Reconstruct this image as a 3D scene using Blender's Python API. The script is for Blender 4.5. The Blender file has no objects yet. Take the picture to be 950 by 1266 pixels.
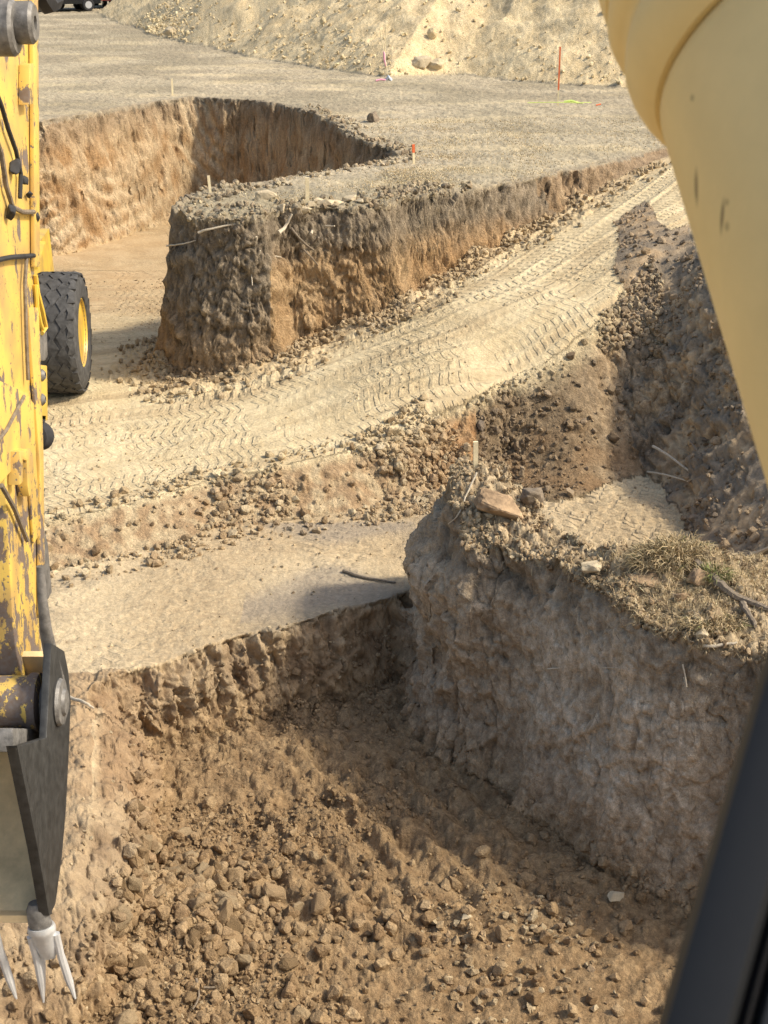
import bpy, bmesh, math, random
import numpy as np
from mathutils import Vector, Matrix

random.seed(7)
rng = np.random.default_rng(7)
C = bpy.context.scene.collection
R = math.radians

# ------------------------------------------------------------------ camera
CAM = np.array([0.0, 0.0, 4.0])
PITCH = R(21.1)
FPX, CU, CV = 1842.0, 475.0, 633.0
FW = np.array([0, math.cos(PITCH), -math.sin(PITCH)])
RT = np.array([1.0, 0, 0])
UP = np.array([0, math.sin(PITCH), math.cos(PITCH)])

def ray(u, v):
    return FW + (u - CU) / FPX * RT + (CV - v) / FPX * UP
def G(u, v, z):                      # point of the photo on the level z
    d = ray(u, v); t = (z - CAM[2]) / d[2]
    return CAM + d * t
def P(u, v, depth):
    return CAM + ray(u, v) * depth

# ------------------------------------------------------------------ noise (numpy)
_perm = rng.permutation(4096).astype(np.int32)
_perm = np.concatenate([_perm, _perm])
_grad = rng.normal(size=(4096, 3)).astype(np.float32)
_grad /= np.linalg.norm(_grad, axis=1)[:, None]

def perlin(x, y, z):
    x = np.asarray(x, np.float32); y = np.asarray(y, np.float32); z = np.asarray(z, np.float32)
    x, y, z = np.broadcast_arrays(x, y, z)
    xi = np.floor(x).astype(np.int32); yi = np.floor(y).astype(np.int32); zi = np.floor(z).astype(np.int32)
    xf = x - xi; yf = y - yi; zf = z - zi
    u = xf * xf * (3 - 2 * xf); v = yf * yf * (3 - 2 * yf); w = zf * zf * (3 - 2 * zf)
    def corner(a, b, c):
        h = _perm[(_perm[(_perm[(xi + a) & 4095] + yi + b) & 4095] + zi + c) & 4095]
        g = _grad[h]
        return g[..., 0] * (xf - a) + g[..., 1] * (yf - b) + g[..., 2] * (zf - c)
    def lerp(p, q, t): return p + (q - p) * t
    x00 = lerp(corner(0, 0, 0), corner(1, 0, 0), u); x10 = lerp(corner(0, 1, 0), corner(1, 1, 0), u)
    x01 = lerp(corner(0, 0, 1), corner(1, 0, 1), u); x11 = lerp(corner(0, 1, 1), corner(1, 1, 1), u)
    return lerp(lerp(x00, x10, v), lerp(x01, x11, v), w) * 1.6

def worley2(x, y, seed=0):           # F1 and F2 and a random value of the nearest cell
    x = np.asarray(x, np.float32); y = np.asarray(y, np.float32)
    xi = np.floor(x).astype(np.int32); yi = np.floor(y).astype(np.int32)
    f1 = np.full(x.shape, 9, np.float32); f2 = f1.copy(); idv = np.zeros(x.shape, np.float32)
    for a in (-1, 0, 1):
        for b in (-1, 0, 1):
            h = _perm[(_perm[(xi + a + seed * 17) & 4095] + yi + b) & 4095]
            px = xi + a + (_grad[h, 0] * .5 + .5); py = yi + b + (_grad[h, 1] * .5 + .5)
            d = np.hypot(px - x, py - y)
            m = d < f1
            f2 = np.where(m, f1, np.minimum(f2, d))
            idv = np.where(m, _grad[h, 2], idv)
            f1 = np.where(m, d, f1)
    return f1, f2, idv

def worley3(x, y, z):
    xi = np.floor(x).astype(np.int32); yi = np.floor(y).astype(np.int32); zi = np.floor(z).astype(np.int32)
    f1 = np.full(x.shape, 9, np.float32); f2 = f1.copy(); idv = np.zeros(x.shape, np.float32); tilt = np.zeros(x.shape, np.float32)
    for a in (-1, 0, 1):
        for b in (-1, 0, 1):
            for c in (-1, 0, 1):
                h = _perm[(_perm[(_perm[(xi + a) & 4095] + yi + b) & 4095] + zi + c) & 4095]
                g = _grad[h]
                dx = xi + a + (g[:, 0] * .5 + .5) - x; dy = yi + b + (g[:, 1] * .5 + .5) - y; dz = zi + c + (g[:, 2] * .5 + .5) - z
                d = np.sqrt(dx * dx + dy * dy + dz * dz); m = d < f1
                f2 = np.where(m, f1, np.minimum(f2, d)); g2 = _grad[(h * 7 + 13) & 4095]
                idv = np.where(m, g2[:, 0], idv); tilt = np.where(m, dx * g2[:, 1] + dy * g2[:, 2] + dz * g2[:, 0], tilt); f1 = np.where(m, d, f1)
    return f1, f2, idv, tilt

def sstep(a, b, x):
    t = np.clip((x - a) / (b - a), 0, 1)
    return t * t * (3 - 2 * t)

def sdf(poly, x, y):                 # > 0 inside
    poly = np.asarray(poly, np.float32)
    d2 = np.full(x.shape, 1e12, np.float32); inside = np.zeros(x.shape, bool)
    n = len(poly)
    for i in range(n):
        ax, ay = poly[i]; bx, by = poly[(i + 1) % n]
        ex, ey = bx - ax, by - ay
        wx, wy = x - ax, y - ay
        t = np.clip((wx * ex + wy * ey) / (ex * ex + ey * ey + 1e-9), 0, 1)
        d2 = np.minimum(d2, (wx - ex * t) ** 2 + (wy - ey * t) ** 2)
        c = (ay > y) != (by > y)
        if ey != 0:
            inside ^= c & (x < ex * (y - ay) / ey + ax)
    d = np.sqrt(d2)
    return np.where(inside, d, -d)

class TPS:
    def __init__(s, pts, lam=0.02):
        p = np.asarray(pts, float); s.c = p[:, :2]; n = len(p)
        r = np.linalg.norm(s.c[:, None] - s.c[None], axis=2)
        K = np.where(r > 0, r * r * np.log(r + 1e-9), 0) + lam * np.eye(n)
        A = np.zeros((n + 3, n + 3)); A[:n, :n] = K
        A[:n, n] = 1; A[:n, n + 1:] = s.c; A[n, :n] = 1; A[n + 1:, :n] = s.c.T
        s.w = np.linalg.solve(A, np.concatenate([p[:, 2], [0, 0, 0]]))
    def __call__(s, x, y):
        o = s.w[-3] + s.w[-2] * x + s.w[-1] * y
        for (cx, cy), w in zip(s.c, s.w):
            r2 = (x - cx) ** 2 + (y - cy) ** 2 + 1e-9
            o = o + w * .5 * r2 * np.log(r2)
        return o

def px(*rows): return [G(u, v, z) for u, v, z in rows]
def xy(ps): return [(p[0], p[1]) for p in ps]

# ------------------------------------------------------------------ lie of the land
far_rim = px((45, 150, 0), (90, 143, 0), (150, 132, 0), (200, 124, 0), (235, 120, 0), (300, 123, 0), (350, 129, 0), (385, 138, 0),
             (420, 152, 0), (440, 170, 0), (465, 180, 0), (494, 190, 0))
block_back = px((470, 199, 0), (430, 207, 0), (380, 215, 0), (320, 225, 0), (262, 234, 0), (232, 243, 0), (214, 254, 0))
block_front = px((212, 262, 0), (240, 269, 0), (290, 272, 0), (325, 270, 0), (345, 262, 0), (400, 258, 0), (440, 258, 0), (480, 254, 0),
                 (496, 247, 0), (520, 243, 0), (560, 237, 0), (640, 223, 0), (700, 211, 0), (760, 199, 0), (800, 189, 0), (850, 179, 0), (1000, 170, 0))
nat_far = [(-70, 300), (-70, 31), (-14, 32)] + xy(far_rim) + xy(block_back) + xy(block_front) + [(70, 45), (70, 300)]

bank_top = px((40, 648, -2.75), (150, 622, -2.72), (250, 594, -2.68), (330, 578, -2.6), (420, 557, -2.5), (500, 531, -2.38), (560, 502, -2.2),
              (620, 470, -2.0), (660, 446, -1.8), (700, 420, -1.55), (760, 365, -1.1), (810, 312, -.7), (852, 268, -.4))
road_poly = [(-40, 13.0), (-9, 15.5)] + xy(bank_top) + [(9, 30), (70, 44), (70, 300), (-70, 300), (-70, 13)]
road_pts = px((85, 484, -2.62), (60, 560, -2.75), (150, 520, -2.68), (300, 482, -2.42), (420, 530, -2.42), (500, 490, -2.1), (560, 450, -1.8),
              (335, 460, -2.28), (420, 412, -2.0), (500, 375, -1.6), (580, 328, -1.2), (640, 290, -.93), (700, 250, -.6), (760, 215, -.28), (610, 400, -1.45),
              (700, 330, -.95), (760, 280, -.6), (150, 400, -2.78), (120, 330, -2.95), (200, 330, -2.95), (250, 300, -2.9)) + bank_top
road_pts = [tuple(p) for p in road_pts] + [(-9, 30, -2.9), (-9, 20, -2.8), (-15, 25, -2.9), (8, 32, .1), (12, 34, .15), (-1, 29, -2.7), (-3, 31, -2.9)]
road_f = TPS(road_pts)

pit_rim = px((505, 726, -3.1), (490, 738, -3.1), (440, 752, -3.1), (400, 762, -3.1), (330, 777, -3.1), (270, 793, -3.1), (200, 815, -3.1),
             (140, 834, -3.1), (104, 852, -3.1), (102, 900, -3.1), (98, 960, -3.1), (90, 1030, -3.1), (60, 1075, -3.1))
pit_poly = xy(pit_rim) + [(-3.4, 10.0), (-9, 9.4), (-9, 2), (12, 2), (12, 11.0), (4.5, 11.2), (2.9, 12.5), (1.2, 14.3)]
pit_f = TPS([tuple(p) for p in px((300, 895, -4.0), (500, 880, -4.05), (850, 1100, -4.15), (600, 1266, -4.3), (150, 1200, -4.0), (130, 1100, -3.9),
                                    (480, 1000, -4.1), (690, 1010, -4.12), (250, 1070, -3.98), (330, 1230, -4.15))] + [(-4, 10, -3.9), (6, 10, -4.2), (0, 7, -4.3)], .2)

ridge_poly = xy(px((578, 577, -1.5), (562, 594, -1.55), (557, 618, -1.64), (566, 646, -1.7), (596, 668, -1.73), (634, 686, -1.74), (682, 704, -1.74), (725, 722, -1.7),
                   (765, 744, -1.7), (800, 765, -1.72), (870, 793, -1.75), (940, 813, -1.8), (1100, 880, -1.8)))
ridge_back = xy(px((1100, 715, -1.35), (950, 690, -1.4), (870, 692, -1.45), (800, 684, -1.5), (740, 668, -1.5), (690, 640, -1.5), (655, 612, -1.5), (610, 582, -1.5)))
ridge_poly = ridge_poly + [(9, 9.5), (9, 13.4)] + ridge_back
right_poly = xy(px((852, 268, -.4), (880, 350, -.6), (930, 440, -1.3), (970, 540, -1.9), (1000, 620, -2.15))) + [(4.6, 13.6), (12, 13), (40, 20), (70, 44), (9, 30)]

nat_pts = [tuple(p) for p in far_rim[::2] + block_back[::3] + block_front[::3] + px((852, 268, -.4), (930, 440, -1.3), (970, 540, -1.9), (1000, 620, -2.15), (578, 580, -1.5),
           (521, 655, -1.78), (650, 703, -1.75), (800, 684, -1.5), (870, 793, -1.75), (940, 813, -1.8), (950, 690, -1.4))]
nat_pts += [(0, 60, 0), (-22, 60, 0), (30, 60, 0), (-30, 32, 0), (30, 36, 0), (0, 45, 0), (-14, 45, 0), (14, 45, 0), (9, 10, -1.9), (0, 95, 0), (-40, 95, 0), (40, 95, 0)]
nat_f = TPS(nat_pts, .05)

spoil_base = px((118, 14, 0), (150, 30, 0), (200, 47, 0), (300, 68, 0), (400, 86, 0), (480, 95, 0), (560, 94, 0), (640, 102, 0), (720, 108, 0), (800, 111, 0), (900, 112, 0))
spoil_poly = xy(spoil_base) + [(40, 40), (60, 70), (30, 110), (-10, 112)]

RTIP = G(592, 606, -1.5)
def prof(t):
    t = np.clip(t, 0, 1)
    return .3 * (t * t * (3 - 2 * t)) + .7 * t

def land(x, y, full=False):
    x = np.asarray(x, np.float32); y = np.asarray(y, np.float32)
    n1 = perlin(x * 1.1, y * 1.1, 3.3); n2 = perlin(x * 3.7, y * 3.7, 7.1); n3 = perlin(x * .35, y * .35, 1.7)
    wob = .10 * n1 + .06 * n2 + .03 * perlin(x * 8, y * 8, 5.1)
    far = sstep(55, 80, np.hypot(x, y))
    g = nat_f(x, y) * (1 - far)
    g = np.where(np.abs(g) > 6, np.sign(g) * 6, g)
    g = g + 2.9 * np.exp(-((x - 8.2) / 1.5) ** 2 / 2 - ((y - 21.2) / 1.5) ** 2 / 2)  # unseen mound on the right, added to cast shade on the slope
    g = g + .30 * np.exp(-((x - RTIP[0]) / .5) ** 2 - ((y - RTIP[1]) / .55) ** 2)
    pit = pit_f(np.clip(x, -6, 6), np.clip(y, 7, 16)) + .05 * n1 + .32 * np.exp(-((x + 2.0) / .8) ** 2 - ((y - 10.6) / .6) ** 2) + .04 * n2
    bench = -3.1 + .03 * n1 + .0 * x
    road = np.clip(road_f(np.clip(x, -16, 12), np.clip(y, 14, 34)), -3.3, .4) + .03 * n1
    s_pit = sdf(pit_poly, x, y) + wob * .6
    wpit = .36 + .95 * sstep(-1.7, -2.5, x) * sstep(13.7, 12.9, y)
    kp = prof(s_pit / wpit)
    e = bench + (pit - bench) * kp
    s_road = sdf(road_poly, x, y) + wob * .9 + .45 * perlin(x * .8, y * .8, 44.) * sstep(.8, 2, x) * sstep(21.5, 20, y)
    wr = .75 + 1.35 * sstep(1.2, 2.6, x)
    kr = np.clip(1 + s_road / wr, 0, 1)
    kr = .5 * kr + .5 * kr * kr * (3 - 2 * kr)
    e2 = e + (road - e) * kr
    s_far = sdf(nat_far, x, y) + wob * (.6 + .9 * sstep(25, 28, y))
    kf = prof(1 + s_far / (.34 + .55 * sstep(-2.5, -6, x) * sstep(28, 31, y)))
    s_rid = sdf(ridge_poly, x, y) + wob * .8 + .13 * perlin(x * 1.7, y * 1.7, 61.) * sstep(2.2, 1.2, x)
    back = np.where(y > 15.9 - .62 * x + .35, 1., 0.) if False else 0
    krd = prof(1 + s_rid / (.5 + .06 * sstep(1.6, .5, x)))
    s_rt = sdf(right_poly, x, y) + wob
    krt = prof(1 + s_rt / 1.25)
    k = np.maximum(np.maximum(kf, krd), krt)
    top = np.maximum(g, e2)
    h = e2 + (top - e2) * k
    # excavator's own standing ground under the camera
    h = np.maximum(h, -.9 - 1.15 * np.maximum(0, np.hypot(x * .6, y) - 4.4)) if True else h
    s_sp = sdf(spoil_poly, x, y)
    cone = np.minimum(np.maximum(s_sp + .5 * n3 + .12 * n1, 0) * .62, 9 + 1.0 * n3)
    u_along = x / np.maximum(y, 1) * 1842
    cone = cone * (1 - .08 * np.exp(-((u_along - 95) / 45) ** 2)) + .15 * n1 * sstep(.3, 2, cone)
    h = np.where(s_sp > -1, h + cone, h)
    if full:
        return h, dict(g=g, kp=kp, kr=kr, kf=kf, krd=krd, krt=krt, s_pit=s_pit, s_road=s_road, s_far=s_far, s_rid=s_rid, s_rt=s_rt, s_sp=s_sp, cone=cone, e2=e2)
    return h

# ------------------------------------------------------------------ the ground sheet: rings and spokes, finer where the banks are steep
ND, STEP, NR = 900, 6, 1560
az_d = np.linspace(R(-17.5), R(17.5), ND + 1)
az_l = np.concatenate([R(np.linspace(-180, -50, 18)) if False else np.radians(np.linspace(-180, -50, 18))[:-1], np.radians(np.linspace(-50, -17.5, 70))[:-1]])
az_r = -az_l[::-1]
az = np.concatenate([az_l, az_d, az_r])
NC = len(az)
key = np.concatenate([np.arange(len(az_l)), len(az_l) + np.arange(0, ND + 1, STEP), len(az_l) + ND + 1 + np.arange(len(az_r))])
rf = np.exp(np.linspace(math.log(1.5), math.log(1500), 4200)).astype(np.float32)
ax, ay = np.sin(az[key]).astype(np.float32), np.cos(az[key]).astype(np.float32)
X = ax[:, None] * rf[None]; Y = ay[:, None] * rf[None]
Hc = land(X.ravel(), Y.ravel()).reshape(X.shape)
dr = np.diff(rf)[None]; dz = np.diff(Hc, axis=1)
rm = (rf[1:] + rf[:-1])[None] / 2; zm = (Hc[:, 1:] + Hc[:, :-1]) / 2
w = np.sqrt(dz ** 2 + (.42 * dr) ** 2) / np.sqrt(rm ** 2 + (4 - zm) ** 2)
w = w * np.where(rm < 8.8, .12, 1) * np.where(rm > 60, .35, 1)
gk = np.exp(-.5 * (np.arange(-12, 13) / 4.5) ** 2); gk /= gk.sum()
wp = np.concatenate([np.repeat(w[:1], 12, 0), w, np.repeat(w[-1:], 12, 0)])
w = sum(gk[i] * wp[i:i + len(w)] for i in range(25)); del wp
cum = np.concatenate([np.zeros((len(key), 1)), np.cumsum(w, axis=1)], axis=1)
rk = np.stack([np.interp(np.linspace(0, c[-1], NR), c, rf) for c in cum])
ker = np.array([1, 2, 1.]) / 4
pad = np.concatenate([rk[:1], rk, rk[-1:]]); rk = pad[:-2] * ker[0] + pad[1:-1] * ker[1] + pad[2:] * ker[2]
rad = np.empty((NC, NR), np.float32)
pos = np.interp(np.arange(NC), key, np.arange(len(key)))
i0 = np.clip(np.floor(pos).astype(int), 0, len(key) - 2); fr = (pos - i0)[:, None]
rad = (rk[i0] * (1 - fr) + rk[i0 + 1] * fr).astype(np.float32)
TX = (np.sin(az)[:, None] * rad).astype(np.float32); TY = (np.cos(az)[:, None] * rad).astype(np.float32)
shape = TX.shape
x, y = TX.ravel(), TY.ravel()
h, F = land(x, y, True)
del X, Y, Hc, w, cum
V = np.stack([TX, TY, h.reshape(shape)], axis=2)

def grid_normals(V):
    a = np.gradient(V, axis=0); b = np.gradient(V, axis=1)
    n = np.cross(a, b); n /= np.linalg.norm(n, axis=2)[..., None] + 1e-12
    return np.where(n[..., 2:3] < 0, -n, n)

N = grid_normals(V)
steep = 1 - np.clip(N[..., 2].ravel(), 0, 1)                      # 0 flat, 1 vertical
for _ in range(1): pass
wall = sstep(.22, .5, steep)
z = h
# zones
top_nat = np.maximum(np.maximum(F['kf'], F['krd']), F['krt'])
is_sp = F['cone'] > .05
on_nat = (np.maximum(np.maximum(F['kf'], F['krd']), F['krt'] * (F['g'] - F['e2'] > .15)) > .97)
dG = np.maximum(F['g'] - z, 0)
rt_low = F['g'] - F['e2'] < .15
in_road = (F['kr'] > .97) & (np.maximum(F['kf'], F['krd']) < .03) & ((F['krt'] < .03) | rt_low)
bank = (F['kr'] > .02) & (F['kr'] <= .97) & (top_nat < .5)
in_pit = (F['kp'] > .9) & (F['kr'] < .02) & (top_nat < .1)
emb = bank & (x > 1.3)

# ---- displacement
disp = np.zeros_like(h); dispz = np.zeros_like(h)
nA = perlin(x * 2.2, y * 2.2, z * 2.2); nB = perlin(x * 6.1, y * 6.1, z * 6.1 + 9); nC = perlin(x * 15, y * 15, z * 15 + 4); nD = perlin(x * 36, y * 36, z * 36)
gou = perlin(x * 4.2 + 3, y * 4.2, z * .55); gou2 = perlin(x * 11, y * 11, z * 1.3 + 5)
rid = 1 - np.abs(nB) * 2
farwall = F['s_far'] > -1.2
ridw = F['s_rid'] > -1.2
gamp = np.where(farwall, 1.0, np.where(ridw, .55, 1.0))
nE = perlin(x * 9 + 40, y * 9, z * 7)
crease = -.05 * sstep(.10, 0, np.abs(nB)) * sstep(-.2, .2, nA) - .022 * sstep(.10, 0, np.abs(nE))
wq = np.where((y > 18) & (F['s_far'] > -1.3), .6, 1.)
disp += wall * (wq * (.10 * nA + .055 * nB + .036 * nC) + .015 * nD + crease + gamp * np.where(y < 27, .55, np.where(x < -4.3, .35, 1)) * (.09 * gou + .05 * gou2))
wsel = np.where(wall > .05)[0]
wxx, wyy, wzz = x[wsel], y[wsel], z[wsel]
fac = np.zeros(len(wsel), np.float32)
for sc_, am in ((2.3, .075), (5.2, .042), (12., .016)):
    f1, f2, idv, tl = worley3(wxx * sc_ + .35 * nA[wsel], wyy * sc_ + .35 * nB[wsel], wzz * sc_ * .75 + sc_)
    fac += am * (.55 * idv + 1.1 * tl) - am * .5 * sstep(.10, 0, f2 - f1)
rw = ridw[wsel]
disp[wsel] += wall[wsel] * fac * np.where(rw, np.where(wxx < 1.2, .75, .32), np.where(y[wsel] > 28, .6, .8))
scr = perlin(x * 13 + z * 6, y * 13 + z * 5, z * 2.2)
disp += wall * ridw * (.016 * scr - .014 * np.abs(scr))
nose = sstep(1.7, .7, x) * ridw
disp += wall * nose * (.20 * np.exp(-((z + 2.45) / .45) ** 2) - .10 * np.exp(-((z + 3.5) / .5) ** 2) + .05 * nA + .03 * nB)
# curved sweeps of the bucket across the far pit's left wall
fl = np.where((wall > .05) & (y > 29) & (x < -4.3))[0]
cq = x[fl] / 1.9 + .5 * perlin(x[fl] * .5, z[fl] * .4, 3.) + .12 * z[fl]; ci = np.floor(cq).astype(np.int32)
cx = (ci + .5 + .6 * _grad[_perm[ci & 4095], 0]) * 1.9; rr = np.hypot(x[fl] - cx, (z[fl] - .3 - _grad[_perm[ci & 4095], 1]) * .75)
sw = rr / .27 + .25 * nA[fl]; sw = np.abs(sw - np.floor(sw) - .5) * 2
sweep = np.zeros_like(h); sweep[fl] = sstep(.75, .2, sw) * sstep(-.3, .25, perlin(x[fl] * .7, z[fl] * .7, 9.)) * sstep(.5, .3, np.abs(cq - ci - .5))
disp -= wall * .07 * sweep
disp += wall * ridw * (-.05 * nA - .035 * nB - .022 * nC - crease * .7 - .008 * nD - .25 * gou * .09)
flat = 1 - wall
nat = on_nat & ~is_sp
dispz += flat * np.where(nat, .035 * nA + .022 * nB + .016 * nC + .007 * nD, 0)
dispz += flat * np.where(is_sp, .05 * nA + .025 * nB + .015 * nC, 0)
dispz += flat * np.where(in_road, .010 * nA + .005 * nB + .002 * nC, 0)
ben = ~nat & ~is_sp & ~in_road & ~in_pit & ~bank & (top_nat < .03)
dispz += flat * np.where(ben, .02 * nA + .012 * nB + .008 * nC + .004 * nD, 0)
# cloddy ground: pit floor, bank, foot of the walls
clod_w = np.zeros_like(h)
smooth_r = sstep(-.2, 1.1, x + .5 * perlin(x * .7, y * .7, 17.) + .35 * (11.5 - y))
clod_w = np.maximum(clod_w, np.where(in_pit, (.45 + .45 * sstep(-.3, .4, nA)) * (1 - .72 * smooth_r), 0))
clod_w = np.maximum(clod_w, np.where(bank, np.where(emb, .22, .42) * sstep(-.5, .2, perlin(x * .9, y * .9, 2.2)), 0))
clod_w = np.maximum(clod_w, np.where((F['kp'] > .05) & (F['kp'] <= .9) & (F['kr'] < .02), .35 + .4 * sstep(-1.2, -1.8, x), 0))
lb = (F['s_pit'] > -.9) & (F['s_pit'] <= .1) & (x < -1.5) & (y < 13.8) & (y > 9)
clod_w = np.maximum(clod_w, np.where(lb, .55 * sstep(-.9, -.2, F['s_pit']), 0))
foot = (F['s_far'] > -1.15) & (F['s_far'] < -.2) & (y < 27.5)
clod_w = np.maximum(clod_w, np.where(foot & in_road, .5, 0))
clod_w = np.maximum(clod_w, np.where((F['krd'] > .9) & nat & (y < 18), .75 * sstep(.9, .0, F['s_rid'] - .2) + .25, 0))
clod_w = np.maximum(clod_w, np.where(nat & (y > 18) & (y < 26) & (x < 1.2) & (F['s_far'] < .9), .7 * sstep(.9, .1, F['s_far']), 0))
sel = np.where(clod_w > .02)[0]
wx = x[sel] + .03 * nB[sel]; wy = y[sel] + .03 * nC[sel]
c = np.zeros(len(sel), np.float32)
for s, a in ((3.6, .085), (7.5, .05), (16, .024)):
    f1, f2, idv = worley2(wx * s + s, wy * s, int(s))
    lump = np.clip((f2 - f1) * 2.2, 0, 1) ** .6
    c += a * (lump - .5) * (.45 + .55 * np.abs(idv)) + a * .5 * idv * lump
dispz[sel] += c * clod_w[sel]
dispz += np.where(in_pit, .03 * nB + .02 * nC, 0)
# wheel ruts and tyre cleats on the haul road and on the ramp
cl = np.array(xy(px((-150, 560, -2.75), (20, 530, -2.72), (150, 512, -2.68), (300, 490, -2.5), (420, 455, -2.2), (530, 415, -1.8), (640, 355, -1.25), (740, 285, -.7), (830, 215, -.1), (900, 170, 0))))
def along(cl, x, y):
    best = np.full(x.shape, 1e9, np.float32); S = np.zeros_like(best); T = np.zeros_like(best); s0 = 0
    for (x0, y0), (x1, y1) in zip(cl[:-1], cl[1:]):
        ex, ey = x1 - x0, y1 - y0; L = math.hypot(ex, ey)
        t = np.clip(((x - x0) * ex + (y - y0) * ey) / L ** 2, 0, 1)
        qx, qy = x - x0 - t * ex, y - y0 - t * ey
        d = np.hypot(qx, qy); m = d < best
        best = np.where(m, d, best); S = np.where(m, s0 + t * L, S)
        T = np.where(m, d * np.sign(ex * qy - ey * qx), T); s0 += L
    return S, T
sel = np.where(in_road & (y < 33) & (x > -9))[0]
S, T = along(cl, x[sel], y[sel])
T = T + .12 * n_ if (n_ := None) else T + .10 * perlin(x[sel] * .6, y[sel] * .6, .5)
S = S + .03 * nB[sel]
tr = np.zeros(len(sel), np.float32)
for tc, wd, pitch, sg in ((-2.5, .2, .16, 1), (-2.05, .2, .17, -1), (-1.6, .21, .15, 1), (-1.12, .22, .17, -1), (-.62, .22, .16, 1), (-.15, .2, .15, -1), (.3, .21, .17, 1), (.75, .2, .16, -1), (1.2, .2, .17, 1), (1.65, .2, .15, -1), (2.1, .2, .17, 1)):
    q = (T - tc); m = sstep(wd, wd * .8, np.abs(q))
    ph = (S + sg * np.abs(q) * .55) / pitch
    fr_ = ph - np.floor(ph)
    lug = sstep(.10, .22, fr_) * sstep(.62, .5, fr_) * sstep(.03, .07, np.abs(q))
    tr += m * (.006 * lug - .010) * (.4 + .6 * sstep(-.35, .3, nA[sel]))
    tr += .010 * np.exp(-((np.abs(q) - wd * 1.12) / .05) ** 2)
tr += -.06 * np.exp(-((T - 1.25) / .10) ** 2) * sstep(3, 6, S)
rt_S = np.zeros_like(h); rt_T = np.zeros_like(h); rt_S[sel] = S; rt_T[sel] = T
rt_on = np.zeros(len(h), bool); rt_on[sel] = True
dispz[sel] += tr * (sstep(-.5, .1, perlin(x[sel] * .8, y[sel] * .8, 8.8)) * .65 + .35)
# track marks pressed into the bench and the trench floor
sel = np.where(ben & (y > 13))[0]
q = (x[sel] * .5 + y[sel] * .87) / .17
q = q + .4 * nA[sel]; fr_ = q - np.floor(q)
lane = sstep(.05, .3, perlin(x[sel] * .9 + 4, y[sel] * .3, 6.))
dispz[sel] += np.where(x[sel] > 1.2, .04, .02) * (sstep(.1, .3, fr_) * sstep(.8, .6, fr_) - .5) * np.where(x[sel] > 1.2, 1., lane * .45)
# bucket teeth marks raked down the left bank of the pit, the pit's back wall and the right slope
rake = sstep(.25, .6, steep) * ((F['kp'] > .03) & (F['kp'] < .97) & (F['kr'] < .02))
q = np.where(y > 13.4, x * .8 + y * .6, x * .6 - y * .8) / .23 + .3 * nA
fr_ = np.abs(q - np.floor(q) - .5) * 2
rv = sstep(-.35, .35, perlin(x * .9, y * .9, z * .6 + 51.))
q = q + .5 * rv
fr_ = np.abs(q - np.floor(q) - .5) * 2
disp += rake * (-.115 * sstep(.75, .1, fr_)) * (.15 + .85 * rv) * sstep(-.5, .3, nA + .3)
q = (x * .8 + y * .3) / .16 + .2 * nA; fr_ = np.abs(q - np.floor(q) - .5) * 2
disp += emb * sstep(3.2, 3.6, x) * (-.06 * sstep(.5, .15, fr_)) * sstep(-2.9, -2.5, z) * sstep(-1.0, -1.5, z)
# the two long furrows of the digging across the pit floor
q = (x * .86 + (y - 12) * .5) / .36 + .5 * nA
dispz += np.where(in_pit, .05 * np.sin(q * 2 * math.pi) * sstep(14.2, 13.2, y) * sstep(10.4, 11.2, y) * sstep(-1.8, -.8, x) * sstep(1.6, .8, x), 0)

tal = np.maximum(np.exp(-np.maximum(-F['s_far'] - .3, 0) / .28) * (F['s_far'] < -.15) * (y < 27.5) * (x > -4.6) * (F['kr'] > .9), np.exp(-np.maximum(-F['s_rid'] - .45, 0) / .16) * (F['s_rid'] < -.2) * in_pit * .18)
dispz += .28 * tal * (.55 + .8 * np.clip(perlin(x * 1.4, y * 1.4, 3.), -.5, .8)) * (1 - wall)
near = sstep(1400, 60, np.hypot(x, y))
disp *= near; dispz *= near
V = V + N * disp.reshape(shape)[..., None]
V[..., 2] += dispz.reshape(shape)
N2 = grid_normals(V)

# ------------------------------------------------------------------ soil colours per vertex
def rgb(*c): return np.array(c, np.float32)
col = np.empty((len(h), 3), np.float32)
def mixc(a, b, t): return a + (b - a) * np.asarray(t)[..., None]
m1 = sstep(-.35, .35, nA); m2 = sstep(-.4, .4, nB); m3 = sstep(-.4, .4, nC); big = sstep(-.4, .4, perlin(x * .5, y * .5, 5.5)); big2 = sstep(-.35, .35, perlin(x * .27 + 9, y * .27, 2.5))
grassy = mixc(rgb(.33, .275, .19), rgb(.51, .435, .305), m2 * .35 + m3 * .65)
low = perlin(x * .35, y * .9, 27.)
grassy = mixc(grassy, rgb(.58, .475, .30), sstep(.05, .5, low) * .6)
grassy = mixc(grassy, rgb(.20, .17, .115), (1 - big) * .5)
grassy = mixc(grassy, rgb(.24, .22, .145), big2 * .2)
ridge_top = mixc(rgb(.25, .19, .12), rgb(.48, .375, .235), m3)
pale = mixc(rgb(.54, .43, .255), rgb(.65, .54, .34), m1 * .6 + m3 * .4)
pale = mixc(pale, rgb(.50, .39, .23), (1 - big) * .35)
benchc = mixc(rgb(.43, .325, .195), rgb(.58, .465, .295), big * .7 + m3 * .3)
sl_ = perlin((y - .28 * x) * 8, x * .35, 14.); stn = perlin(x * .55, (y - .2 * x) * 1.1, 33.)
benchc = mixc(benchc, rgb(.36, .285, .19), sstep(.0, .45, stn) * .55)
benchc = mixc(benchc, rgb(.34, .26, .165), sstep(.25, .6, sl_) * .4)
benchc = mixc(benchc, rgb(.27, .22, .155), sstep(.5, .9, 1 - big2) * .5)
pitc = mixc(rgb(.24, .158, .085), rgb(.405, .285, .158), m2 * .5 + m3 * .5)
pitc = mixc(pitc, rgb(.27, .175, .09), big * .4)
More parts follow.
